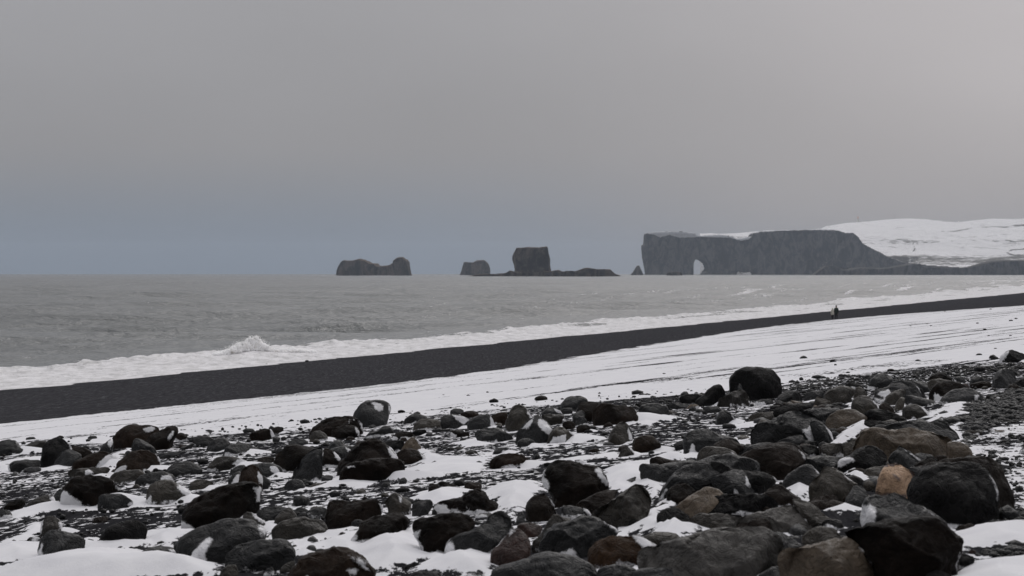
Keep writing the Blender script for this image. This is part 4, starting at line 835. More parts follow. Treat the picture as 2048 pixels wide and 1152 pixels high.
def sea_fields(X, Y):
    r = np.hypot(X, Y); s, u = s_of(X, Y), u_of(X, Y)
    P = np.column_stack([X, Y])
    dr = 0.007 * r
    z = -(X * X + Y * Y) / (2 * RE)
    rg = np.random.default_rng(3)
    for i in range(16):
        L = 3.5 * 1.28 ** i
        th = math.radians(rg.uniform(-35, 35)) + math.pi / 2 + SH
        k = 2 * math.pi / L
        amp = 0.0105 * L * np.clip(1.6 - dr * 5 / L, 0, 1) * (0.45 if L > 30 else 1.0)
        ph = k * (math.cos(th) * X + math.sin(th) * Y) + rg.uniform(0, 6.28) + 1.8 * fbm(P / (L * 2.5), 2, 40 + i)
        z = z + amp * (np.sin(ph) + 0.25 * np.sin(2 * ph + 0.6))* sstep(s, 92, 125)
    # a long swell line out beyond the surf
    so = np.interp(u, S_OUT_U, S_OUT_S)
    lob = fbm(np.column_stack([u / 14, s / 30]), 4, 71)
    fine = fbm(np.column_stack([u / 3.0, s / 3.0]), 4, 72)
    edge = so + 3.4 * lob + 2.4 * fine
    foam = sstep(s, edge + 3.0, edge - 3.5)
    band = np.clip((s - 76.5) / np.maximum(so - 76.5, 1), 0, 2)
    # thinner lacy water behind the first bore, in patches
    gaps = sstep(fbm(np.column_stack([u / 22, s / 3.2]), 4, 75), -0.05, 0.40) * sstep(band, 0.18, 0.45) * sstep(band, 1.0, 0.82) * (0.35 + 0.65 * sstep(u, 130, 240))
    foam = foam * (1 - 0.62 * gaps)
    # lines of older foam further out, more of them along the far beach
    farb = sstep(u, 180, 700)
    ln = fbm(np.column_stack([u / 150, s / 4.0]), 3, 77)
    foam = np.maximum(foam, sstep(ln, 0.16, 0.50) * (0.42 + 0.30 * farb) * sstep(s, so + 55 + 160 * farb, so + 6) * sstep(s, so - 6, so + 2) * (0.25 + 0.75 * farb))
    # breakers far off at the foot of the headland
    br = fbm(np.column_stack([X / 330, Y / 70]), 3, 79)
    foam = np.maximum(foam, sstep(br, 0.28, 0.60) * sstep(X / np.maximum(Y, 1), 0.13, 0.2) * sstep(Y, 900, 1500) * sstep(Y, 4700, 4000) * 0.62)
    # the bore itself
    ridge = np.exp(-((s - (edge - 2.2)) / 1.3) ** 2)
    lump = 0.55 + 0.45 * fbm(np.column_stack([u / 1.6, s / 1.6]), 3, 73)
    z = z + ridge * (0.16 + 0.22 * np.clip(lob + 0.35, 0, 1)) * (0.5 + 0.8 * lump + 0.8 * np.clip(fbm(np.column_stack([u / 1.1, s / 1.1]), 2, 83), 0, 1)) * sstep(r, 2500, 800)
    z = z + foam * 0.10 * fine * sstep(r, 900, 300)
    # wash running up the sand in lobes
    run = 0.03 + 0.11 * fbm(np.column_stack([u / 9, np.zeros(len(u))]), 3, 74)
    z = z + run * sstep(s, 86, 78)
    # the wave that is just breaking
    bx, by = BRK
    du, dsn = u - u_of(bx, by), s - s_of(bx, by)
    swell = np.exp(-(dsn / 2.6) ** 2) * np.exp(-(du / 9.0) ** 2)
    z = z + 0.62 * swell * (0.9 + 0.25 * fine)
    foam = np.maximum(foam, sstep(swell, 0.35, 0.8) * sstep(dsn, 1.2, -1.0) * 0.95)
    return z, foam
def to_sea(x, y):
    t = HC / ((y - EYE) / F); return (x - CX) / F * t, t
BRK = to_sea(497, 716)
Xg, Yg, fc = fan(54.0, 13500.0, 1.0092, 480, 24)
keep_s = s_of(Xg, Yg)
z, foam = sea_fields(Xg, Yg)
fk = (keep_s[fc].max(1) > 74.0)
o = mesh_obj("sea", np.column_stack([Xg, Yg, z]), fc[fk], sea_mat, attrs={"foam": foam})
tag(o, kind="structure")

# splash of the breaking wave: clots and drops of foam thrown up in a plume
def foam_material():
    m, t, b = new_mat("white_foam")
    P = pos_n(t)
    c = mix_n(t, range_n(t, noise_n(t, P, 2.4, 4, 0.6), 0.40, 0.7), (0.95, 0.945, 0.945), (0.84, 0.825, 0.80))
    t.links.new(c, b.inputs['Base Color'])
    b.inputs['Roughness'].default_value = 0.9; b.inputs['Specular IOR Level'].default_value = 0.0
    b.inputs['Subsurface Weight'].default_value = 1.0; b.inputs['Subsurface Radius'].default_value = (1, 1, 1)
    b.inputs['Subsurface Scale'].default_value = 0.45      # aerated water carries light through
    return m
foam_mat = foam_material()
def ico(sub):
    bm = bmesh.new(); bmesh.ops.create_icosphere(bm, subdivisions=sub, radius=1.0)
    v = np.array([x.co[:] for x in bm.verts]); f = np.array([[q.index for q in x.verts] for x in bm.faces]); bm.free()
    return v, f
ICO = {i: ico(i) for i in (1, 2, 3, 4, 5, 6)}
def voxel_union(blobs, voxel):
    """one continuous surface round many overlapping blobs"""
    V, Fc, n0 = [], [], 0
    v, f = ICO[2]
    for c, r in blobs:
        V.append(v * r + c); Fc.append(f + n0); n0 += len(v)
    me = bpy.data.meshes.new("tmp"); me.from_pydata(np.vstack(V).tolist(), [], np.vstack(Fc).tolist())
    ob = bpy.data.objects.new("tmp", me); COL.objects.link(ob)
    md = ob.modifiers.new("r", 'REMESH'); md.mode = 'VOXEL'; md.voxel_size = voxel
    m2 = bpy.data.meshes.new_from_object(ob.evaluated_get(bpy.context.evaluated_depsgraph_get()))
    m2.calc_loop_triangles()
    v = np.empty(len(m2.vertices) * 3, np.float32); m2.vertices.foreach_get("co", v)
    tri = np.empty(len(m2.loop_triangles) * 3, np.int32); m2.loop_triangles.foreach_get("vertices", tri)
    bpy.data.objects.remove(ob); bpy.data.meshes.remove(me); bpy.data.meshes.remove(m2)
    return v.reshape(-1, 3).astype(float), tri.reshape(-1, 3)
def plume():
    rg = np.random.default_rng(11)
    bx, by = BRK
    def top(q):          # crest height along the wave, metres, q to the right
        n = 0.30 * (float(vnoise(np.array([[q * 2.3 + 9, 1.5]]), 4)[0]) - 0.35)
        env = 0.98 * math.exp(-(abs(q + 0.05) / 1.05) ** 3) + 0.42 * math.exp(-(abs(q - 1.35) / 0.9) ** 3) + 0.40 * math.exp(-((q + 1.7) / 0.9) ** 2) + 0.34 * math.exp(-((q - 3.2) / 1.3) ** 2)
        return max(0.0, env * (1 + 1.6 * n)) + 0.001
    bl = []
    for i in range(560):
        q = rg.uniform(-3.2, 5.2); h = top(q)
        zz = h * rg.uniform(0.0, 1.0) ** 0.8
        bl.append((np.array([bx + q, by + 1.5 * q + rg.normal(0, 0.28) - 0.25 * (1 - zz / 1.7), 0.12 + zz * 1.3]), np.array([1.0, 0.8, 0.85]) * rg.uniform(0.16, 0.34) * (1.0 - 0.45 * zz / 1.7)))
    for i in range(260):  # threads thrown up from the crest
        q = rg.normal(-0.1, 0.95); h = top(q); a = rg.uniform(-0.5, 0.35)
        for s_ in range(4):
            zz = h * (0.85 + 0.09 * s_ * rg.uniform(0.6, 1.3))
            bl.append((np.array([bx + q + a * 0.10 * s_, by + 1.5 * q + rg.normal(0, 0.25), 0.16 + zz * 1.3]), np.full(3, 0.085 - 0.017 * s_)))
    v, f = voxel_union(bl, 0.045)
    n = vnormals(v, f)
    v = v + n * (0.06 * fbm(v * 3.0, 3, 8, 0.5))[:, None] + np.array([0.03, 0, 0.02]) * fbm(v * 9.0, 2, 18)[:, None]
    V, Fc, n0 = [v], [f], len(v)
    v1, f1 = ICO[1]
    for i in range(1500):               # drops
        q = rg.normal(-0.15, 0.85); h = top(q)
        vv = v1 * rg.uniform(0.008, 0.024) + np.array([bx + q * 1.1, by + 1.5 * q + rg.normal(0, 0.4), 0.20 + 1.3 * h * rg.uniform(0.85, 1.0) + abs(rg.normal(0, 0.18))])
        V.append(vv); Fc.append(f1 + n0); n0 += len(vv)
    return np.vstack(V), np.vstack(Fc)
v, f = plume()
o = mesh_obj("breaking_wave_spray", v, f, foam_mat)
tag(o, "white spray plume of the wave breaking at the left of the shore", "spray", kind="stuff")

# ---------------------------------------------------------------- far rocks and headland
def far_rock_material(name, c1, c2, grass=None):
    m, t, b = new_mat(name)
    P = pos_n(t)
    n1 = noise_n(t, map_n(t, P, (0.06, 0.06, 0.030)), 1.0, 7, 0.72, 0.8)
    n2 = noise_n(t, P, 0.22, 5, 0.7)
    c = mix_n(t, range_n(t, n1, 0.42, 0.60), c1, tuple(1.5 * x for x in c2))
    c = mix_n(t, range_n(t, n2, 0.5, 0.75, 0, 0.6), c, tuple(x * 0.5 for x in c1))
    nz = N(t, "ShaderNodeSeparateXYZ"); t.links.new(N(t, "ShaderNodeNewGeometry").outputs['Normal'], nz.inputs[0])
    if grass:
        g = range_n(t, math_n(t, 'ADD', nz.outputs[2], math_n(t, 'MULTIPLY', n2, 0.5)), 0.45, 0.75)
        c = mix_n(t, math_n(t, 'MULTIPLY', g, 0.55), c, grass)
    sa = attr_n(t, "snow")
    sv = math_n(t, 'ADD', sa, math_n(t, 'MULTIPLY', math_n(t, 'SUBTRACT', n2, 0.5), 1.1))
    sm = range_n(t, sv, 0.42, 0.62)
    c = mix_n(t, sm, c, (0.60, 0.60, 0.62))
    t.links.new(c, b.inputs['Base Color']); b.inputs['Roughness'].default_value = 0.95
    b.inputs['Specular IOR Level'].default_value = 0.1
    t.links.new(bump_n(t, math_n(t, 'ADD', n1, math_n(t, 'MULTIPLY', n2, 0.5)), 0.8, 4.0), b.inputs['Normal'])
    return m
stack_mat = far_rock_material("sea_stack_rock", (0.008, 0.0075, 0.009), (0.085, 0.069, 0.058), (0.150, 0.108, 0.074))
cliff_mat = far_rock_material("cliff_rock", (0.008, 0.008, 0.010), (0.075, 0.071, 0.072), (0.105, 0.092, 0.072))

def outline_solid(name, pts, dist, depth, voxel, mat, amp, snow_polys=(), taper=0.0, slope=0.0, seed=0, back=1.0):
    """a rock mass from its traced outline: own distance, thickness, weathered surface"""
    k = dist / F
    p2 = np.array([((x - CX) * k, HC - (y - EYE) * k) for x, y in pts])
    bm = bmesh.new()
    va = [bm.verts.new((x, dist - depth * 0.0, z)) for x, z in p2]
    vb = [bm.verts.new((x, dist + depth, z)) for x, z in p2]
    n = len(va)
    bm.faces.new(va); bm.faces.new(vb[::-1])
    for i in range(n):
        bm.faces.new((va[i], vb[i], vb[(i + 1) % n], va[(i + 1) % n]))
    bmesh.ops.triangulate(bm, faces=bm.faces[:])
    bmesh.ops.recalc_face_normals(bm, faces=bm.faces[:])
    me = bpy.data.meshes.new(name + "_tmp"); bm.to_mesh(me); bm.free()
    ob = bpy.data.objects.new(name + "_tmp", me); COL.objects.link(ob)
    md = ob.modifiers.new("r", 'REMESH'); md.mode = 'VOXEL'; md.voxel_size = voxel
    dg = bpy.context.evaluated_depsgraph_get()
    ev = ob.evaluated_get(dg); m2 = bpy.data.meshes.new_from_object(ev)
    m2.calc_loop_triangles()
    v = np.empty(len(m2.vertices) * 3, np.float32); m2.vertices.foreach_get("co", v); v = v.reshape(-1, 3).astype(float)
    tri = np.empty(len(m2.loop_triangles) * 3, np.int32); m2.loop_triangles.foreach_get("vertices", tri); tri = tri.reshape(-1, 3)
    bpy.data.objects.remove(ob); bpy.data.meshes.remove(me); bpy.data.meshes.remove(m2)
    q = (v[:, 1] - dist) / depth                       # 0 front .. 1 back
    zb, zt = p2[:, 1].min(), p2[:, 1].max()
    hz = (v[:, 2] - zb) / max(zt - zb, 1e-6)
    # round the plan: the front bulges out in the middle and recedes at the ends, upper parts lean back
    xm, xw = 0.5 * (p2[:, 0].min() + p2[:, 0].max()), 0.5 * np.ptp(p2[:, 0])
    e = np.clip(np.abs(v[:, 0] - xm) / xw, 0, 1)
    v[:, 1] += depth * (0.35 * e ** 3) * (1 - q) + taper * depth * hz * (1 - q)
    # columns and ledges
    sc = depth
    w = v / amp
    nrm = vnormals(v, tri)
    big = fbm(np.column_stack([w[:, 0] * 0.10, w[:, 1] * 0.10, w[:, 2] * 0.05]), 4, seed)
    col_ = fbm(np.column_stack([w[:, 0] * 0.5, w[:, 1] * 0.5, w[:, 2] * 0.12]), 3, seed + 9)
    d = amp * (0.9 * big + 0.45 * col_)
    disp = nrm * d[:, None]
    disp[:, 0] *= 0.5; disp[:, 2] *= 0.30
    jag = fbm(np.column_stack([v[:, 0] / (amp * 0.55), v[:, 1] / (amp * 0.9), np.zeros(len(v))]), 3, seed + 21, 0.6)
    disp += nrm * (0.16 * amp * fbm(v / (amp * 0.30), 3, seed + 33, 0.6))[:, None]
    disp[:, 2] += 0.22 * amp * jag * sstep(nrm[:, 2], 0.2, 0.8)
    v = v + disp
    nrm = vnormals(v, tri)
    snow = sstep(nrm[:, 2], 0.62, 0.9) * slope
    px = np.column_stack([(v[:, 0]) / k + CX, EYE - (v[:, 2] - HC) / k])
    for val, sp_ in snow_polys:
        sp_ = np.array(sp_, float)
        dd = sdist(px, sp_, 6)
        snow = np.maximum(snow, val * sstep(dd, -1.2, 1.2))
    return mesh_obj(name, v, tri.astype(np.int32), mat, attrs={"snow": snow})

o = outline_solid("sea_stack", [(668,556),(669,552),(670,543),(674,532),(680,523),(687,521),(702,522),(716,518),(730,522),(740,527),(748,528),(752,533),(765,533),(774,532),(785,527),(786,521),(794,515),(802,515),(812,523),(813,532),(816,545),(818,551),(819,556)], 3700, 95, 1.3, stack_mat, 7.0, seed=1)
tag(o, "long low sea stack with a knob at its right end, leftmost", "sea stack")
o = outline_solid("sea_stack", [(918,556),(919,551),(923,540),(927,524),(946,526),(952,522),(968,521),(976,528),(979,537),(979,556)], 4300, 60, 1.3, stack_mat, 6.0, seed=2)
tag(o, "small block-shaped sea stack left of the tall square one", "sea stack")
o = outline_solid("sea_stack", [(1022,557),(1030,542),(1029,532),(1025,520),(1025,513),(1029,504),(1033,496),(1059,495),(1077,496),(1094,494),(1096,506),(1099,520),(1099,532),(1101,542),(1106,557)], 2850, 50, 0.9, stack_mat, 4.5, seed=3)
tag(o, "tall square-topped sea stack, biggest of the three left of the headland", "sea stack")
o = outline_solid("skerry", [(934,557),(935,553),(952,550),(971,548),(990,550),(1012,546),(1020,541),(1030,544),(1060,546),(1101,543),(1118,540),(1127,544),(1134,542),(1152,543),(1171,536),(1184,537),(1193,539),(1221,539),(1230,547),(1243,553),(1243,557)], 2815, 45, 0.8, stack_mat, 3.0, seed=4)
tag(o, "low dark reef running out on both sides of the square stack", "reef")
o = outline_solid("sea_stack", [(1261,555),(1262,549),(1266,545),(1272,540),(1274,532),(1279,531),(1281,540),(1285,545),(1287,549),(1288,555)], 4300, 20, 0.8, stack_mat, 2.5, seed=5)
tag(o, "small needle-shaped stack just left of the arched cliff", "sea stack")
o = outline_solid("skerry", [(1333,556),(1334,551),(1336,545),(1350,543),(1362,544),(1366,551),(1367,556)], 3700, 22, 0.8, stack_mat, 2.5, seed=6)
tag(o, "small flat dark reef in front of the arched cliff", "reef")

CLIFF = [(1295,556),(1295,549),(1293,533),(1289,510),(1289,490),(1293,488),(1295,467),(1299,465),(1328,463),(1365,463),(1392,466),(1396,470),(1407,471),(1444,470),(1465,472),(1471,476),(1484,478),(1497,474),(1506,474),(1508,467),(1526,463),(1558,461),(1597,460),(1642,459),(1679,460),(1692,465),(1708,465),(1719,472),(1729,486),(1750,499),(1777,512),(1800,520),(1832,531),(1840,556),
         (1516,556),(1514,548),(1511,543),(1503,541),(1497,544),(1491,545),(1486,541),(1478,542),(1474,547),(1472,556),
         (1406,556),(1408,548),(1415,543),(1418,536),(1415,527),(1405,518),(1393,518),(1389,526),(1389,540),(1389,556)]
o = outline_solid("arched_cliff", CLIFF, 5200, 120, 2.6, cliff_mat, 10.0, snow_polys=[
    (.72, [(1298,468),(1300,463),(1392,463),(1397,469),(1440,469),(1470,474),(1505,473),(1500,479),(1484,482),(1460,476),(1400,474),(1362,476),(1340,470),(1322,475),(1310,469)]),
    (.42, [(1628,540),(1650,526),(1665,514),(1671,512),(1662,522),(1640,538)]), (.5, [(1524,498),(1532,494),(1530,500)]), (.35, [(1524,518),(1540,505),(1552,496),(1545,508),(1530,520)])],
    taper=0.10, slope=0.75, seed=7)
tag(o, "long dark sea cliff with an arch through its left end", "cliff")

LOWC = [(1629,557),(1631,550),(1645,539),(1655,532),(1674,531),(1686,539),(1697,541),(1713,537),(1726,536),(1758,537),(1780,536),(1803,532),(1825,528),(1841,527),(1845,532),(1871,534),(1904,535),(1934,536),(1961,530),(1983,524),(2006,522),(2048,521),(2130,518),(2240,516),(2240,557)]
o = outline_solid("low_cliff", LOWC, 4550, 70, 2.2, cliff_mat, 7.0, slope=0.3, seed=8)
tag(o, "low dark rocky shore cliff below the snowy headland at right", "cliff")

# snowy headland: rows of (distance, photo row) from the shore up to the skyline
RIDX = [1380,1500,1600,1640,1655,1690,1716,1750,1789,1815,1850,1890,1920,1950,1985,2048,2150,2300]
RIDY = [474,463,461,458,452,446,444,441,438,437,438,442,443,440,437,437,439,442]
def hill():
    ncol, nrow = 420, 260
    px = np.linspace(1400, 2280, ncol)
    D = np.linspace(4700, 6900, nrow)
    rows_d = np.array([4700, 4780, 4900, 5150, 5400, 5480, 5750, 5950, 6150, 6350, 6900.])
    V, veg = [], []
    rid = np.interp(px, RIDX, RIDY)
    t = np.clip((rid - 437) / 30, 0, 1)
    for d in D:
        ys = np.array([np.interp(d, rows_d, [552, 536, 531, 521, 514, 509, 478 + 4 * a, 462 + 6 * a, max(452, r + 6) if r < 452 else r + 2, r, r + 16]) for a, r in zip(t, rid)])
        if d < 5400: ys = ys + (556 - ys) * sstep(px + 6 * np.sin(px * 0.9 + d * 0.013), 1840, 1796)
        X = (px - CX) / F * d
        Z = HC - (ys - EYE) / F * d
        V.append(np.column_stack([X, np.full(ncol, d), Z]))
        veg.append(ys)
    V = np.vstack(V); ys = np.concatenate(veg)
    damp = np.where(ys > rid.min() + 14, 1.0, 0.25)
    pn = fbm(V / np.array([160., 160., 1e9]), 5, 91)
    V[:, 2] += pn * 9.0 * damp * sstep(V[:, 1], 4900, 5300) + 2.2 * fbm(V / np.array([38., 38., 1e9]), 3, 92) * damp
    # bare ground: bands blown clear on the shelf above the shore, streaks higher up
    pxv = np.tile(px, nrow)
    bare = 0.16 + 0.44 * sstep(ys, 506, 514) * sstep(ys, 545, 520)
    bare += 0.16 * sstep(np.abs(ys - 482), 16, 4)
    road = np.zeros(len(V))
    P2 = np.column_stack([pxv, ys])
    for line in ([(2090,506),(2050,507),(2030,509),(2014,504),(2022,499),(2048,496),(2090,494)], [(1884,466),(1930,460),(1975,454),(2048,450)], [(1826,500),(1830,494),(1826,486)], [(2012,480),(2030,483),(2090,482)]):
        L = np.array(line, float)
        for a, b in zip(L[:-1], L[1:]):
            ab = b - a; tt = np.clip(((P2 - a) @ ab) / (ab @ ab), 0, 1)
            dd = np.abs(P2 - (a + tt[:, None] * ab)); dd = np.hypot(dd[:, 0], dd[:, 1])
            road = np.maximum(road, sstep(dd, 2.2, 0.8) * 0.55)
    fcs = grid_faces(nrow, ncol)
    hide = (V[:, 1] < 5360) & (pxv < 1792)
    return V, fcs[~hide[fcs].any(1)], np.maximum(bare, road)
def hill_material():
    m, t, b = new_mat("snowy_headland")
    P = pos_n(t); bare = attr_n(t, "bare")
    n1 = noise_n(t, map_n(t, P, (0.010, 0.016, 0.03)), 1.0, 7, 0.68, 0.5)
    n2 = noise_n(t, map_n(t, P, (0.05, 0.05, 0.20)), 1.0, 5, 0.7)
    v = math_n(t, 'ADD', math_n(t, 'MULTIPLY', n1, 0.65), math_n(t, 'MULTIPLY', n2, 0.4))
    v = range_n(t, v, 0.36, 0.70, 0, 1, False)
    m_ = range_n(t, math_n(t, 'SUBTRACT', bare, v), -0.16, 0.16)
    c = mix_n(t, m_, (0.86, 0.85, 0.85), (0.115, 0.105, 0.090))
    t.links.new(c, b.inputs['Base Color']); b.inputs['Roughness'].default_value = 0.9
    b.inputs['Specular IOR Level'].default_value = 0.1
    t.links.new(bump_n(t, n1, 0.6, 6.0), b.inputs['Normal'])
    return m
v, f, bare = hill()
hill_o = mesh_obj("snowy_hill", v, f, hill_material(), attrs={"bare": bare})
tag(hill_o, kind="structure")

def simple_mat(name, col, rough=0.8, var=0.25, scale=8.0, emit=0.0):
    m, t, b = new_mat(name)
    n = noise_n(t, N(t, "ShaderNodeTexCoord").outputs['Object'], scale, 4, 0.6)
    t.links.new(mix_n(t, range_n(t, n, 0.3, 0.7), tuple(c * (1 - var) for c in col), tuple(min(1, c * (1 + var)) for c in col)), b.inputs['Base Color'])
    b.inputs['Roughness'].default_value = rough
    if emit:
        b.inputs['Emission Color'].default_value = (1, 0.96, 0.88, 1); b.inputs['Emission Strength'].default_value = emit
    return m
def box(v0, v1, taper=1.0):
    (x0, y0, z0), (x1, y1, z1) = v0, v1
    cx_, cy_ = (x0 + x1) / 2, (y0 + y1) / 2
    V = [(x0,y0,z0),(x1,y0,z0),(x1,y1,z0),(x0,y1,z0)] + [(cx_ + (x - cx_) * taper, cy_ + (y - cy_) * taper, z1) for x, y in ((x0,y0),(x1,y0),(x1,y1),(x0,y1))]
    return V, [(0,3,2,1),(4,5,6,7),(0,1,5,4),(1,2,6,5),(2,3,7,6),(3,0,4,7)]
def multi_box(name, boxes, mat, parent=None):
    V, Fc = [], []
    for bb in boxes:
        v, f = box(*bb); n = len(V); V += v; Fc += [tuple(i + n for i in q) for q in f]
    return mesh_obj(name, np.array(V), Fc, mat, parent, smooth=False)
def prism(name, n, rings, mat, parent=None):
    V, Fc = [], []
    for r, zz in rings:
        V += [(r * math.cos(2 * math.pi * i / n), r * math.sin(2 * math.pi * i / n), zz) for i in range(n)]
    for j in range(len(rings) - 1):
        Fc += [(j*n+i, j*n+(i+1)%n, (j+1)*n+(i+1)%n, (j+1)*n+i) for i in range(n)]
    Fc.append(tuple(range(n))[::-1]); Fc.append(tuple(range((len(rings)-1)*n, len(rings)*n)))
    return mesh_obj(name, np.array(V), Fc, mat, parent, smooth=False)
from mathutils.bvhtree import BVHTree
hv_ = [tuple(x) for x in v.tolist()]
HB = BVHTree.FromPolygons(hv_, [tuple(q) for q in f.tolist()])
def on_hill(px, d):
    X = (px - CX) / F * d
    hit = HB.ray_cast(Vector((X, d, 600)), Vector((0, 0, -1)))
    return (X, d, hit[0].z if hit[0] else 180.0)
white_wall = simple_mat("white_wall", (0.85, 0.82, 0.76)); red_paint = simple_mat("red_paint", (0.70, 0.30, 0.16))
dark_metal = simple_mat("dark_metal", (0.08, 0.08, 0.085)); glass_dark = simple_mat("dark_glass", (0.03, 0.035, 0.04), 0.15)
L0 = on_hill(1716, 6350)
lh = empty("lighthouse", L0); lh.location.z -= 0.6
multi_box("tower", [((-3.4, -3.4, 0), (3.4, 3.4, 13.5), 0.82)], white_wall, lh)
multi_box("wing", [((3.2, -2.6, 0), (8.5, 2.6, 4.2), 1.0)], white_wall, lh)
multi_box("gallery", [((-3.5, -3.5, 13.5), (3.5, 3.5, 14.2))], white_wall, lh)
ln_ = prism("lantern", 12, [(2.1, 14.2), (2.1, 15.4), (1.9, 15.5), (1.9, 18.0)], red_paint, lh)
prism("dome", 12, [(2.4, 18.0), (2.0, 19.2), (1.0, 20.2), (0.25, 20.6), (0.2, 21.4)], red_paint, lh)
for zz in (3.5, 8.0):
    w_ = multi_box("window", [((-0.7, -3.46, zz), (0.7, -3.1, zz + 1.8))], glass_dark, lh)
tag(lh, "white lighthouse with a red lantern on the snowy skyline", "lighthouse")
M0 = on_hill(1789, 6350)
ms = empty("radio_mast", M0); ms.location.z -= 0.5
for sx, sy in ((-1, -1), (1, -1), (0, 1)):
    V, Fc = box((sx * 1.0 - 0.14, sy * 1.0 - 0.14, 0), (sx * 1.0 + 0.14, sy * 1.0 + 0.14, 1))
    V = np.array(V); V[4:] = [(sx * 0.3 + 0.1 * a, sy * 0.3 + 0.1 * b_, 17.5) for a, b_ in ((-1, -1), (1, -1), (1, 1), (-1, 1))]
    mesh_obj("leg", V, Fc, dark_metal, ms, smooth=False)
for z_ in (3, 6, 9, 12, 15, 17):
    multi_box("brace", [((-1.0 * (1 - z_ / 24), -0.9 * (1 - z_ / 24), z_), (1.0 * (1 - z_ / 24), 0.9 * (1 - z_ / 24), z_ + 0.18))], dark_metal, ms)
multi_box("antenna", [((-0.1, -0.1, 17.4), (0.1, 0.1, 19.5))], dark_metal, ms)
tag(ms, "thin dark radio mast on the skyline right of the lighthouse", "mast")
car_paint = [simple_mat("car_paint_" + n, c, 0.35, 0.05) for n, c in (("black", (0.02, 0.02, 0.022)), ("grey", (0.09, 0.09, 0.095)), ("blue", (0.03, 0.04, 0.07)))]
tyre = simple_mat("tyre_rubber", (0.02, 0.02, 0.02)); lamp_on = simple_mat("headlamp_lit", (0.9, 0.88, 0.8), 0.3, 0.0, emit=60.0)
lamp_off = simple_mat("headlamp_glass", (0.35, 0.35, 0.36), 0.2, 0.0)
for i, cpx in enumerate((1886, 1892, 1898, 1905, 1911, 1917)):
    C0 = on_hill(cpx, 6330)
    c = empty("parked_car", C0); c.location.z += 0.1; c.rotation_euler.z = math.radians(8 * math.sin(i * 2.1))
    cm = car_paint[i % 3]
    multi_box("body", [((-0.95, -2.2, 0.35), (0.95, 2.2, 1.0), 0.96)], cm, c)
    multi_box("cabin", [((-0.85, -1.2, 1.0), (0.85, 1.7, 1.75), 0.82)], glass_dark, c)
    for sx in (-0.85, 0.85):
        for sy in (-1.4, 1.4):
            wv = [(sx + s_ * 0.11, sy + 0.34 * math.cos(a), 0.34 + 0.34 * math.sin(a)) for s_ in (-1, 1) for a in np.linspace(0, 2 * math.pi, 10, endpoint=False)]
            wf = [tuple(range(10))[::-1], tuple(range(10, 20))] + [(j, (j + 1) % 10, 10 + (j + 1) % 10, 10 + j) for j in range(10)]
            mesh_obj("wheel", np.array(wv), wf, tyre, c, smooth=False)
        multi_box("headlight", [((sx * 0.75 - 0.2, -2.26, 0.6), (sx * 0.75 + 0.2, -2.15, 0.85))], lamp_on if i == 5 else lamp_off, c)
    if i == 5: tag(c, "car with lit headlights, rightmost of the row on the skyline", "car", "cars parked on the headland")
    else: tag(c, "dark car in the row on the snowy skyline, " + nth(i, 7), "car", "cars parked on the headland")

# ---------------------------------------------------------------- the boulders themselves
def outline_radius(P, c, n=256):
    th = np.linspace(-math.pi, math.pi, n, endpoint=False)
    R = np.zeros(n)
    A, B = P - c, np.roll(P, -1, 0) - c
    for i, a in enumerate(th):
        d = np.array([math.cos(a), math.sin(a)])
        best = 0
        for p, q in zip(A, B):
            e = q - p; den = d[0] * e[1] - d[1] * e[0]
            if abs(den) < 1e-9: continue
            t_ = (p[0] * e[1] - p[1] * e[0]) / den; s_ = (p[0] * d[1] - p[1] * d[0]) / den
            if t_ > 0 and -1e-6 <= s_ <= 1 + 1e-6: best = max(best, t_)
        R[i] = best
    bad = R <= 0
    if bad.any(): R[bad] = np.interp(th[bad], th[~bad], R[~bad], period=2 * math.pi)
    return th, R
def smooth_circ(R, sig):
    n = len(R); k = np.exp(-0.5 * ((np.arange(n) - n // 2) / sig) ** 2); k /= k.sum()
    return np.real(np.fft.ifft(np.fft.fft(R) * np.fft.fft(np.fft.ifftshift(k))))

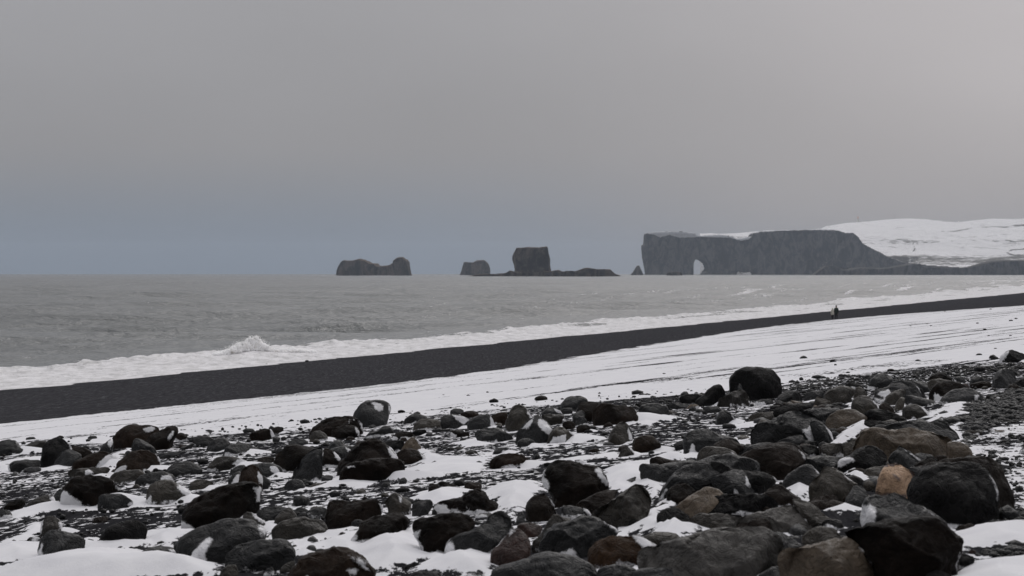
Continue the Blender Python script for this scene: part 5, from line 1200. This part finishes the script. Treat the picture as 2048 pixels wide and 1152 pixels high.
def make_boulder(b, idx):
    rg = np.random.default_rng(1000 + idx)
    P, k = b['P'], b['k']
    loc = np.array([b['X'], b['Yc'], 0.0])
    Q = np.column_stack([(P[:, 0] - CX) * k - loc[0], HC - (P[:, 1] - EYE) * k])       # metres, x and z
    zmin, zmax = Q[:, 1].min(), Q[:, 1].max()
    hm = zmax - zmin; wm = np.ptp(Q[:, 0])
    gz = float(ground_z(loc[0], loc[1]))
    loc[2] = gz
    Q[:, 1] -= gz
    zmin -= gz; zmax -= gz
    # bury the foot
    low = Q[:, 1] < zmin + 0.28 * hm
    foot = min(zmin, 0.0) - 0.55 * hm - 0.04
    Q[low, 1] = foot + 0.6 * (Q[low, 1] - zmin)
    c = np.array([Q[:, 0].mean() * 0.5 + 0.25 * (Q[:, 0].min() + Q[:, 0].max()), 0.5 * (Q[:, 1].min() + Q[:, 1].max())])
    th, R = outline_radius(Q, c)
    R = np.maximum(smooth_circ(R, 1.3 + 2.4 * (1 - b['a'])), 0.01)
    # small compensation for the shrink that smoothing causes at corners
    R *= 1.015 if not (b['xc'] > 1290 and b['yb'] > 800 and b['xc'] < 1930) else 1.09
    wpx = b['w']
    sub = 3 if wpx < 36 else (4 if wpx < 108 else 5)
    v, f = ICO[sub]
    v = v.copy()
    pw = 2.0 + 0.9 * rg.uniform(0.2, 1)
    sgn = np.sign(v[:, 1]); sy = np.abs(v[:, 1])
    rho = np.hypot(v[:, 0], v[:, 2])
    rho2 = rho ** (2 / pw); sy2 = sy ** (2 / pw)
    t_ = np.arctan2(v[:, 2], v[:, 0])
    # tumble of the front: rotate the lobes so that the front face is not a plain pillow
    Rv = np.interp(t_, np.append(th, math.pi), np.append(R, R[0]))
    X = c[0] + rho2 * Rv * np.cos(t_)
    Z = c[1] + rho2 * Rv * np.sin(t_)
    D = b['D'] * rg.uniform(0.9, 1.15)
    Y = sgn * sy2 * D
    Y = Y + (Z - c[1]) * rg.uniform(0.05, 0.45) + (X - c[0]) * rg.uniform(-0.25, 0.25)
    V = np.column_stack([X, Y, Z])
    size = 0.5 * (wm + hm)
    # broken or worn faces turned towards the front and the top
    cen = np.array([c[0], 0, c[1]])
    def facet(Yv, nvec, frac, soft):
        """grind the stone down to a plane by moving the surface back, never outside its outline"""
        nvec = np.array(nvec) / np.linalg.norm(nvec)
        q = np.column_stack([V[:, 0] - c[0], Yv, V[:, 2] - c[1]])
        dd = q @ nvec
        vis = (V[:, 2] > 0.02)
        lim = dd[vis].max() * frac if vis.any() else dd.max() * frac
        ex = np.maximum(dd - lim, 0)
        return Yv + np.minimum(ex / max(-nvec[1], 0.25) * soft, 1.1 * D)
    Yf = V[:, 1].copy()
    soft = 0.72 + 0.28 * b['a']
    Yf = facet(Yf, (rg.uniform(-0.35, 0.35), -rg.uniform(0.5, 0.8), 1.0), rg.uniform(0.66, 0.84), soft)          # worn top
    Yf = facet(Yf, (rg.uniform(-0.30, 0.30), -1.0, rg.uniform(-0.25, 0.15)), rg.uniform(0.62, 0.85), soft)        # front
    for j in range(1 + int(rg.integers(0, 2)) + int(round(3 * b['a']))):
        sx = rg.choice([-1, 1])
        Yf = facet(Yf, (sx * rg.uniform(0.5, 1.0), -rg.uniform(0.6, 1.0), rg.uniform(-0.1, 0.8)), rg.uniform(0.60, 0.88), soft)
    V[:, 1] = Yf
    size = 0.5 * (wm + hm)
    rough = {'mk': 0.055, 'mb': 0.055, 'bk': 0.04, 'ru': 0.035, 'br': 0.028}.get(b['tone'], 0.018) + 0.02 * b['a']
    n0 = vnormals(V, f)
    o3 = rg.uniform(0, 100, 3)
    d1 = fbm(V / size * 2.3 + o3, 4, idx % 50) * size * 0.05 - np.abs(fbm(V / size * 1.3 + o3 + 7, 2, idx % 37)) * size * 0.05
    if b['tone'] in ('mk', 'mb', 'bk'):
        d2 = fbm(V / size * 9 + o3, 3, idx % 41 + 3, 0.65) * size * rough * 0.55
    else:
        d2 = -np.abs(fbm(V / size * 5 + o3, 3, idx % 41 + 3)) * size * rough
    rdg = 1 - np.abs(fbm(V / size * 2.6 + o3 + 31, 3, idx % 29 + 2)) * 2.2
    d2 = d2 + np.clip(rdg, 0, 1) ** 4 * size * (-0.035 - 0.03 * b['a'])
    if b['tone'] in ('tn', 'lg', 'ol', 'gr', 'br', 'ru'):
        ax = np.array([rg.uniform(-0.35, 0.35), rg.uniform(-0.3, 0.3), 1.0])
        lay = (V @ ax) / size * rg.uniform(5, 8)
        st = fbm(np.column_stack([lay, V[:, 0] / size * 1.2 + o3[0], V[:, 1] / size * 1.2]), 3, idx % 23)
        d2 = d2 + np.round(st * 2.5) / 2.5 * size * 0.022
    front = 0.35 + 0.65 * np.clip(-n0[:, 1] * 1.3 + 0.2, 0, 1)
    V = V + n0 * ((d1 * front + d2))[:, None]
    n1 = vnormals(V, f)
    # blown snow: plastered on the right-hand shoulder, in hollows, and where the photo shows patches
    wd = np.array([0.84, 0.26, 0.47])
    rim = sstep(n1 @ wd, 0.79 - 0.12 * b['s'], 0.97) * min(1.0, b['s'] * 1.15) * (0.75 + 0.5 * fbm(V / size * 2.0 + o3, 3, 77))
    top = sstep(n1[:, 2], 0.85, 1.0) * 0.16 * b['s']
    snow = np.clip(rim + top, 0, 1) * 0.82
    foot_n = 0.06 + 0.05 * fbm(V[:, :2] * 6 + o3[:2], 3, 12)
    snow = np.maximum(snow, 0.75 * sstep(V[:, 2], foot_n + 0.02, foot_n - 0.03) * sstep(fbm(V * 2.2 + o3, 2, 13), -0.1, 0.4))
    for p in b['patches']:
        pq = np.column_stack([(p[:, 0] - CX) * k - loc[0], HC - (p[:, 1] - EYE) * k - gz])
        ew = 0.02 + 0.07 * size
        wv = V[:, [0, 2]] + 0.03 * size * np.column_stack([fbm(V * 6 + o3, 3, 15), fbm(V * 6 + o3, 3, 16)])
        sd_ = sdist(wv, pq, 0.4)
        m_ = sstep(sd_, -0.75 * ew, 0.95 * ew) * sstep(n1[:, 1], 0.92, 0.6)
        snow = np.maximum(snow, m_ * 1.25)
        thick = sstep(sd_, -0.01, 0.10 * size) * sstep(n1[:, 1], 0.92, 0.6)
        V = V + n1 * (0.02 * size * thick)[:, None]
    V = V + n1 * (0.006 * sstep(snow, 0.3, 1.0))[:, None]
    small = wpx < 26
    nm = "stone" if small else "boulder"
    ob = mesh_obj(nm, V, f.astype(np.int32), MATS[b['tone']], attrs={"snow": snow})
    ob.location = loc
    b['ob'] = ob; b['small'] = small; b['py'] = 0.5 * (P[:, 1].min() + P[:, 1].max())
    return ob
for i, b in enumerate(BL): make_boulder(b, i)
# labels: the striking ones by their look, the others by the striking one they lie next to
LM = [b for b in BL if b['short']]
ORD = ["", "second ", "third ", "fourth ", "fifth ", "sixth "]
buckets = {}
for b in BL:
    if b['short']:
        tag(b['ob'], b['label'], "boulder", "boulders strewn over the beach"); continue
    b['size'] = "small" if b['w'] < 28 else ("middling" if b['w'] < 62 else "large")
    best = min(LM, key=lambda q: math.hypot(q['xc'] - b['xc'], 1.6 * (q['py'] - b['py'])))
    dx, dy = b['xc'] - best['xc'], b['py'] - best['py']
    if abs(dx) > 1.3 * abs(dy): where = "right of" if dx > 0 else "left of"
    else: where = "in front of" if dy > 0 else "behind"
    buckets.setdefault((best['short'], where, b['size'], b['tone'], b['small']), []).append((math.hypot(dx, dy), b))
for (short, where, size, tone, small), lst in buckets.items():
    lst.sort(key=lambda q: q[0])
    for i, (_, b) in enumerate(lst):
        noun = "stone" if small else "boulder"
        tag(b['ob'], f"{ORD[i]}{size} {TONE[tone]} {noun} {where} the {short}", noun, "stones between the boulders" if small else "boulders strewn over the beach")

# lone stones
def lone(lst, label, group, tone='ch', sea=False):
    lst = sorted(lst)
    for i, (x, y, w) in enumerate(lst):
        gx, gy = to_ground(x, y); k = gy / F
        rg = np.random.default_rng(int(x * 7 + y))
        v, f = ICO[2]
        r = 0.5 * w * k
        vv = v * np.array([r, r * 0.9, max(r * 0.55, 0.03)]) * (1 + 0.30 * fbm(v * 1.6 + rg.uniform(0, 40, 3), 3, 4)[:, None])
        n1 = v
        snow = sstep(n1 @ np.array([0.86, 0.1, 0.42]), 0.75, 0.95) * 0.6
        ob = mesh_obj("stone", vv, f.astype(np.int32), MATS[('ch', 'br', 'ch', 'bk')[i % 4]], attrs={"snow": snow})
        ob.location = (gx, gy, float(ground_z(gx, gy)) + r * 0.15)
        tag(ob, label + ", " + nth(i, len(lst)), "stone", group)
lone(STONES_SNOW, "small dark lone stone on the open snow strip", "lone stones on the snow strip")
lone(STONES_GRAVEL, "small dark lone stone on the gravel above the right-hand pile", "lone stones on the upper gravel")
lone(STONES_WASH, "tiny dark stone on the black sand at the wash line", "lone stones at the wash line")

# gravel and shingle scattered over the bare ground
def gravel():
    rg = np.random.default_rng(5)
    v1, f1 = ICO[1]
    V, Fc, sn, n0 = [], [], [], 0
    lane = [gpoly([(1860,850),(1885,812),(1960,800),(2090,765),(2090,840),(2000,850),(1950,875),(1935,900)]), gpoly([(1950,1060),(2020,1020),(2090,1022),(2090,1052)]),
            gpoly([(1950,1112),(2000,1098),(2090,1090),(2090,1118)]), gpoly([(1935,910),(2090,850),(2090,1040),(2030,1030)])]
    def put(x, y, r):
        nonlocal n0
        z = float(ground_z(x, y))
        vv = v1 * r * rg.uniform(0.55, 1.35, 3) * np.array([1, 1, 0.6])
        a = rg.uniform(0, 6.28); ca, sa = math.cos(a), math.sin(a)
        vv = np.column_stack([vv[:, 0] * ca - vv[:, 1] * sa, vv[:, 0] * sa + vv[:, 1] * ca, vv[:, 2]]) + np.array([x, y, z + r * 0.25])
        V.append(vv); Fc.append(f1 + n0); n0 += len(vv)
    for p, n, rm in ((lane[0], 3600, 0.030), (lane[1], 700, 0.020), (lane[2], 500, 0.018), (lane[3], 260, 0.022)):
        lo, hi = p.min(0), p.max(0); c = 0
        while c < n:
            q = rg.uniform(lo, hi, (400, 2)); q = q[inside(q, p)]
            for x, y in q[: n - c]: put(x, y, rm * rg.lognormal(0, 0.45))
            c += len(q)
    for _ in range(5200):
        Y = 12 * (46 / 12) ** rg.uniform(0, 1); X = rg.uniform(-0.34, 0.34) * Y
        put(X, Y, 0.020 * rg.lognormal(0, 0.5) * (0.6 + Y / 50))
    for p in (gpoly([(1080,818),(1400,790),(1700,752),(2090,725),(2090,750),(1700,790),(1400,812),(1100,830)]),):
        lo, hi = p.min(0), p.max(0); c = 0
        while c < 2600:
            q = rg.uniform(lo, hi, (400, 2)); q = q[inside(q, p)]
            for x, y in q: put(x, y, 0.030 * rg.lognormal(0, 0.45))
            c += len(q)
    return np.vstack(V), np.vstack(Fc)
def cobbles():
    rg = np.random.default_rng(15)
    v2, f2 = ICO[2]
    V, Fc, mi, n0 = [], [], [], 0
    for p, n, lo_, hi_ in ((gpoly([(1350,985),(1310,1060),(1290,1160),(1900,1165),(1905,1060),(1890,900),(1840,845),(1650,800),(1560,805),(1490,880),(1400,930)]), 750, 0.035, 0.13),
                     (gpoly([(560,1010),(900,960),(1060,1010),(1240,1030),(1290,1165),(560,1165)]), 80, 0.03, 0.08), (gpoly([(0,905),(560,880),(1080,845),(1440,815),(1440,905),(560,1000),(0,1010)]), 150, 0.03, 0.09)):
        lo, hi = p.min(0), p.max(0); c = 0
        while c < n:
            q = rg.uniform(lo, hi, (200, 2)); q = q[inside(q, p)][: n - c]
            for x, y in q:
                r = lo_ * (hi_ / lo_) ** (rg.uniform(0, 1) ** 1.5)
                vv = v2 * (1 + 0.32 * fbm(v2 * 1.5 + rg.uniform(0, 60, 3), 2, 6)[:, None]) * r * rg.uniform(0.7, 1.4, 3) * np.array([1, 1, 0.75])
                V.append(vv + np.array([x, y, float(ground_z(x, y)) + 0.15 * r])); Fc.append(f2 + n0); n0 += len(vv); mi += [int(rg.integers(0, 5))] * len(f2)
            c += len(q)
    return np.vstack(V), np.vstack(Fc), mi
v, f, mi = cobbles()
nn = vnormals(v, f)
o = mesh_obj("cobbles", v, f, MATS['ch'], attrs={"snow": 0.55 * sstep(nn @ np.array([0.86, 0.1, 0.42]), 0.75, 0.97)})
for q in ('ol', 'bk', 'br', 'gr'): o.data.materials.append(MATS[q])
o.data.polygons.foreach_set("material_index", np.array(mi, dtype=np.int32))
tag(o, "small dark cobbles filling the gaps between the boulders", "cobbles", kind="stuff")
v, f = gravel()
o = mesh_obj("gravel", v, f, MATS['ch'], smooth=False, attrs={"snow": np.zeros(len(v))})
tag(o, "dark gravel and shingle strewn between the boulders", "gravel", kind="stuff")

# ---------------------------------------------------------------- two people walking on the black sand
def person(name, px, py, hgt, coat, trous, skin, hair, hood, face, label):
    gx, gy = to_ground(px, py)
    root = empty(name, (gx, gy, float(ground_z(gx, gy))))
    root.rotation_euler.z = face
    h = hgt
    # skeleton: joint positions and radii in body heights
    J = {'pel': (0, 0, .52, .095, .075), 'wst': (0, 0, .62, .095, .075), 'chs': (0, .005, .74, .115, .08), 'nek': (0, 0, .83, .042, .042), 'hd0': (0, -.005, .875, .055, .06), 'hd1': (0, -.008, .93, .058, .066), 'hd2': (0, 0, .985, .03, .035),
         'hpL': (.05, 0, .50, .062, .066), 'knL': (.055, -.03, .28, .045, .047), 'anL': (.055, .03, .06, .03, .03), 'toL': (.06, -.06, .022, .028, .022),
         'hpR': (-.05, 0, .50, .062, .066), 'knR': (-.055, -.05, .285, .045, .047), 'anR': (-.055, -.06, .06, .03, .03), 'toR': (-.06, -.15, .022, .028, .022),
         'shL': (.105, 0, .79, .05, .048), 'elL': (.15, .02, .62, .036, .036), 'wrL': (.125, -.05, .49, .025, .025), 'haL': (.115, -.065, .45, .02, .014),
         'shR': (-.105, 0, .79, .05, .048), 'elR': (-.15, .02, .62, .036, .036), 'wrR': (-.125, -.05, .49, .025, .025), 'haR': (-.115, -.065, .45, .02, .014)}
    E = [('pel','wst'),('wst','chs'),('chs','nek'),('nek','hd0'),('hd0','hd1'),('hd1','hd2'),('pel','hpL'),('hpL','knL'),('knL','anL'),('anL','toL'),('pel','hpR'),('hpR','knR'),('knR','anR'),('anR','toR'),
         ('chs','shL'),('shL','elL'),('elL','wrL'),('wrL','haL'),('chs','shR'),('shR','elR'),('elR','wrR'),('wrR','haR')]
    for sd_, sx in (('L', 1), ('R', -1)):       # fingers and a thumb rooted in the palm
        hx, hy, hz_ = J['ha' + sd_][:3]
        for fi in range(4):
            L_ = (.040, .046, .044, .034)[fi]
            a = 'f%s%d' % (sd_, fi); o_ = (fi - 1.5) * .009
            J[a + 'a'] = (hx - sx * .004, hy + o_, hz_ - .018, .0055, .0055)
            J[a + 'b'] = (hx - sx * .012, hy + o_ * 1.1 - .004, hz_ - .018 - L_ * .6, .005, .005)
            E += [('ha' + sd_, a + 'a'), (a + 'a', a + 'b')]
        J['t' + sd_] = (hx - sx * .012, hy - .022, hz_ - .012, .006, .006); E.append(('ha' + sd_, 't' + sd_))
    names = list(J)
    me = bpy.data.meshes.new("body"); me.from_pydata([tuple(c * h for c in J[n][:3]) for n in names], [(names.index(a), names.index(b_)) for a, b_ in E], [])
    ob = bpy.data.objects.new("body_tmp", me); COL.objects.link(ob)
    sk = ob.modifiers.new("s", 'SKIN'); sk.use_smooth_shade = True
    for i, n in enumerate(names):
        me.skin_vertices[0].data[i].radius = (J[n][3] * h, J[n][4] * h)
        me.skin_vertices[0].data[i].use_root = (n == 'pel')
    sb = ob.modifiers.new("d", 'SUBSURF'); sb.levels = 1; sb.render_levels = 1
    ev = ob.evaluated_get(bpy.context.evaluated_depsgraph_get())
    m2 = bpy.data.meshes.new_from_object(ev); bpy.data.objects.remove(ob); bpy.data.meshes.remove(me)
    m2.name = "body"; m2.materials.clear()
    for m_ in (coat, trous, skin, tyre): m2.materials.append(m_)
    for p in m2.polygons:
        zc = p.center.z / h; xr = abs(p.center.x) / h
        p.material_index = 2 if (zc > .845 or (zc < .47 and xr > .095)) else (0 if zc > .46 and True else (3 if zc < .075 else 1))
    bo = bpy.data.objects.new("body", m2); COL.objects.link(bo); bo.parent = root
    # coat: a flared shell over trunk and hips
    n = 20; rings = [(.115, .10, .40), (.122, .105, .46), (.118, .098, .54), (.112, .09, .64), (.128, .10, .74), (.120, .088, .80), (.06, .06, .845)]
    V = [(rx * h * math.cos(2 * math.pi * i / n) * (1 + .04 * math.sin(5 * i + 9 * z_)), ry * h * math.sin(2 * math.pi * i / n), z_ * h) for rx, ry, z_ in rings for i in range(n)]
    Fc = [(j * n + i, j * n + (i + 1) % n, (j + 1) * n + (i + 1) % n, (j + 1) * n + i) for j in range(len(rings) - 1) for i in range(n)]
    mesh_obj("coat", np.array(V), Fc, coat, root)
    v, f = ICO[3]
    if hood:
        hv = v * np.array([.072, .078, .085]) * h; hv = hv[:, :] + np.array([0, .014 * h, .925 * h])
        keep = ~(v[:, 1] < -.62)
        fk_ = f[keep[f].all(1)]
        mesh_obj("hood", hv, fk_.astype(np.int32), coat, root)
        cv = v * np.array([.10, .095, .035]) * h + np.array([0, .01 * h, .835 * h]); mesh_obj("collar", cv, f.astype(np.int32), coat, root)
    else:
        hv = v * np.array([.066, .072, .060]) * h + np.array([0, .012 * h, .955 * h]); mesh_obj("hair", hv, f[(v[:, 1] > -.7)[f].all(1)].astype(np.int32), hair, root)
    nv = v * np.array([.011, .016, .016]) * h + np.array([0, -.070 * h, .918 * h]); mesh_obj("nose", nv, f.astype(np.int32), skin, root)
    for sx in (-1, 1):
        ev_ = v * np.array([.008, .006, .006]) * h + np.array([sx * .022 * h, -.064 * h, .935 * h]); mesh_obj("eye", ev_, f.astype(np.int32), tyre, root)
    tag(root, label, "person", "two people on the sand")
skin_m = simple_mat("skin", (0.45, 0.29, 0.22)); hair_m = simple_mat("dark_hair", (0.02, 0.016, 0.012))
person("person", 1672.5, 638.5, 1.80, simple_mat("dark_green_coat", (0.022, 0.036, 0.030), .8), simple_mat("black_trousers", (0.012, 0.012, 0.014)), skin_m, hair_m, False, math.radians(165), "person in a dark green coat walking on the black sand")
person("person", 1665.0, 638.8, 1.52, simple_mat("cream_coat", (0.80, 0.77, 0.68), .8), simple_mat("dark_trousers", (0.014, 0.014, 0.016)), skin_m, hair_m, True, math.radians(200), "shorter person in a cream hooded coat walking on the black sand")

# ---------------------------------------------------------------- sea air
hz_m = bpy.data.materials.new("sea_haze"); hz_m.use_nodes = True
t = hz_m.node_tree; t.nodes.clear()
ho = N(t, "ShaderNodeOutputMaterial"); pv = N(t, "ShaderNodeVolumePrincipled")
pv.inputs['Color'].default_value = (0.77, 0.87, 1.0, 1); pv.inputs['Density'].default_value = 6.0e-5
pv.inputs['Anisotropy'].default_value = 0.25
t.links.new(pv.outputs[0], ho.inputs['Volume'])
V, Fc = box((-9000, -60, -16), (9000, 14500, 240))
o = mesh_obj("haze", np.array(V), Fc, hz_m, smooth=False)
tag(o, "thin grey sea haze over the whole bay", "haze", kind="stuff")
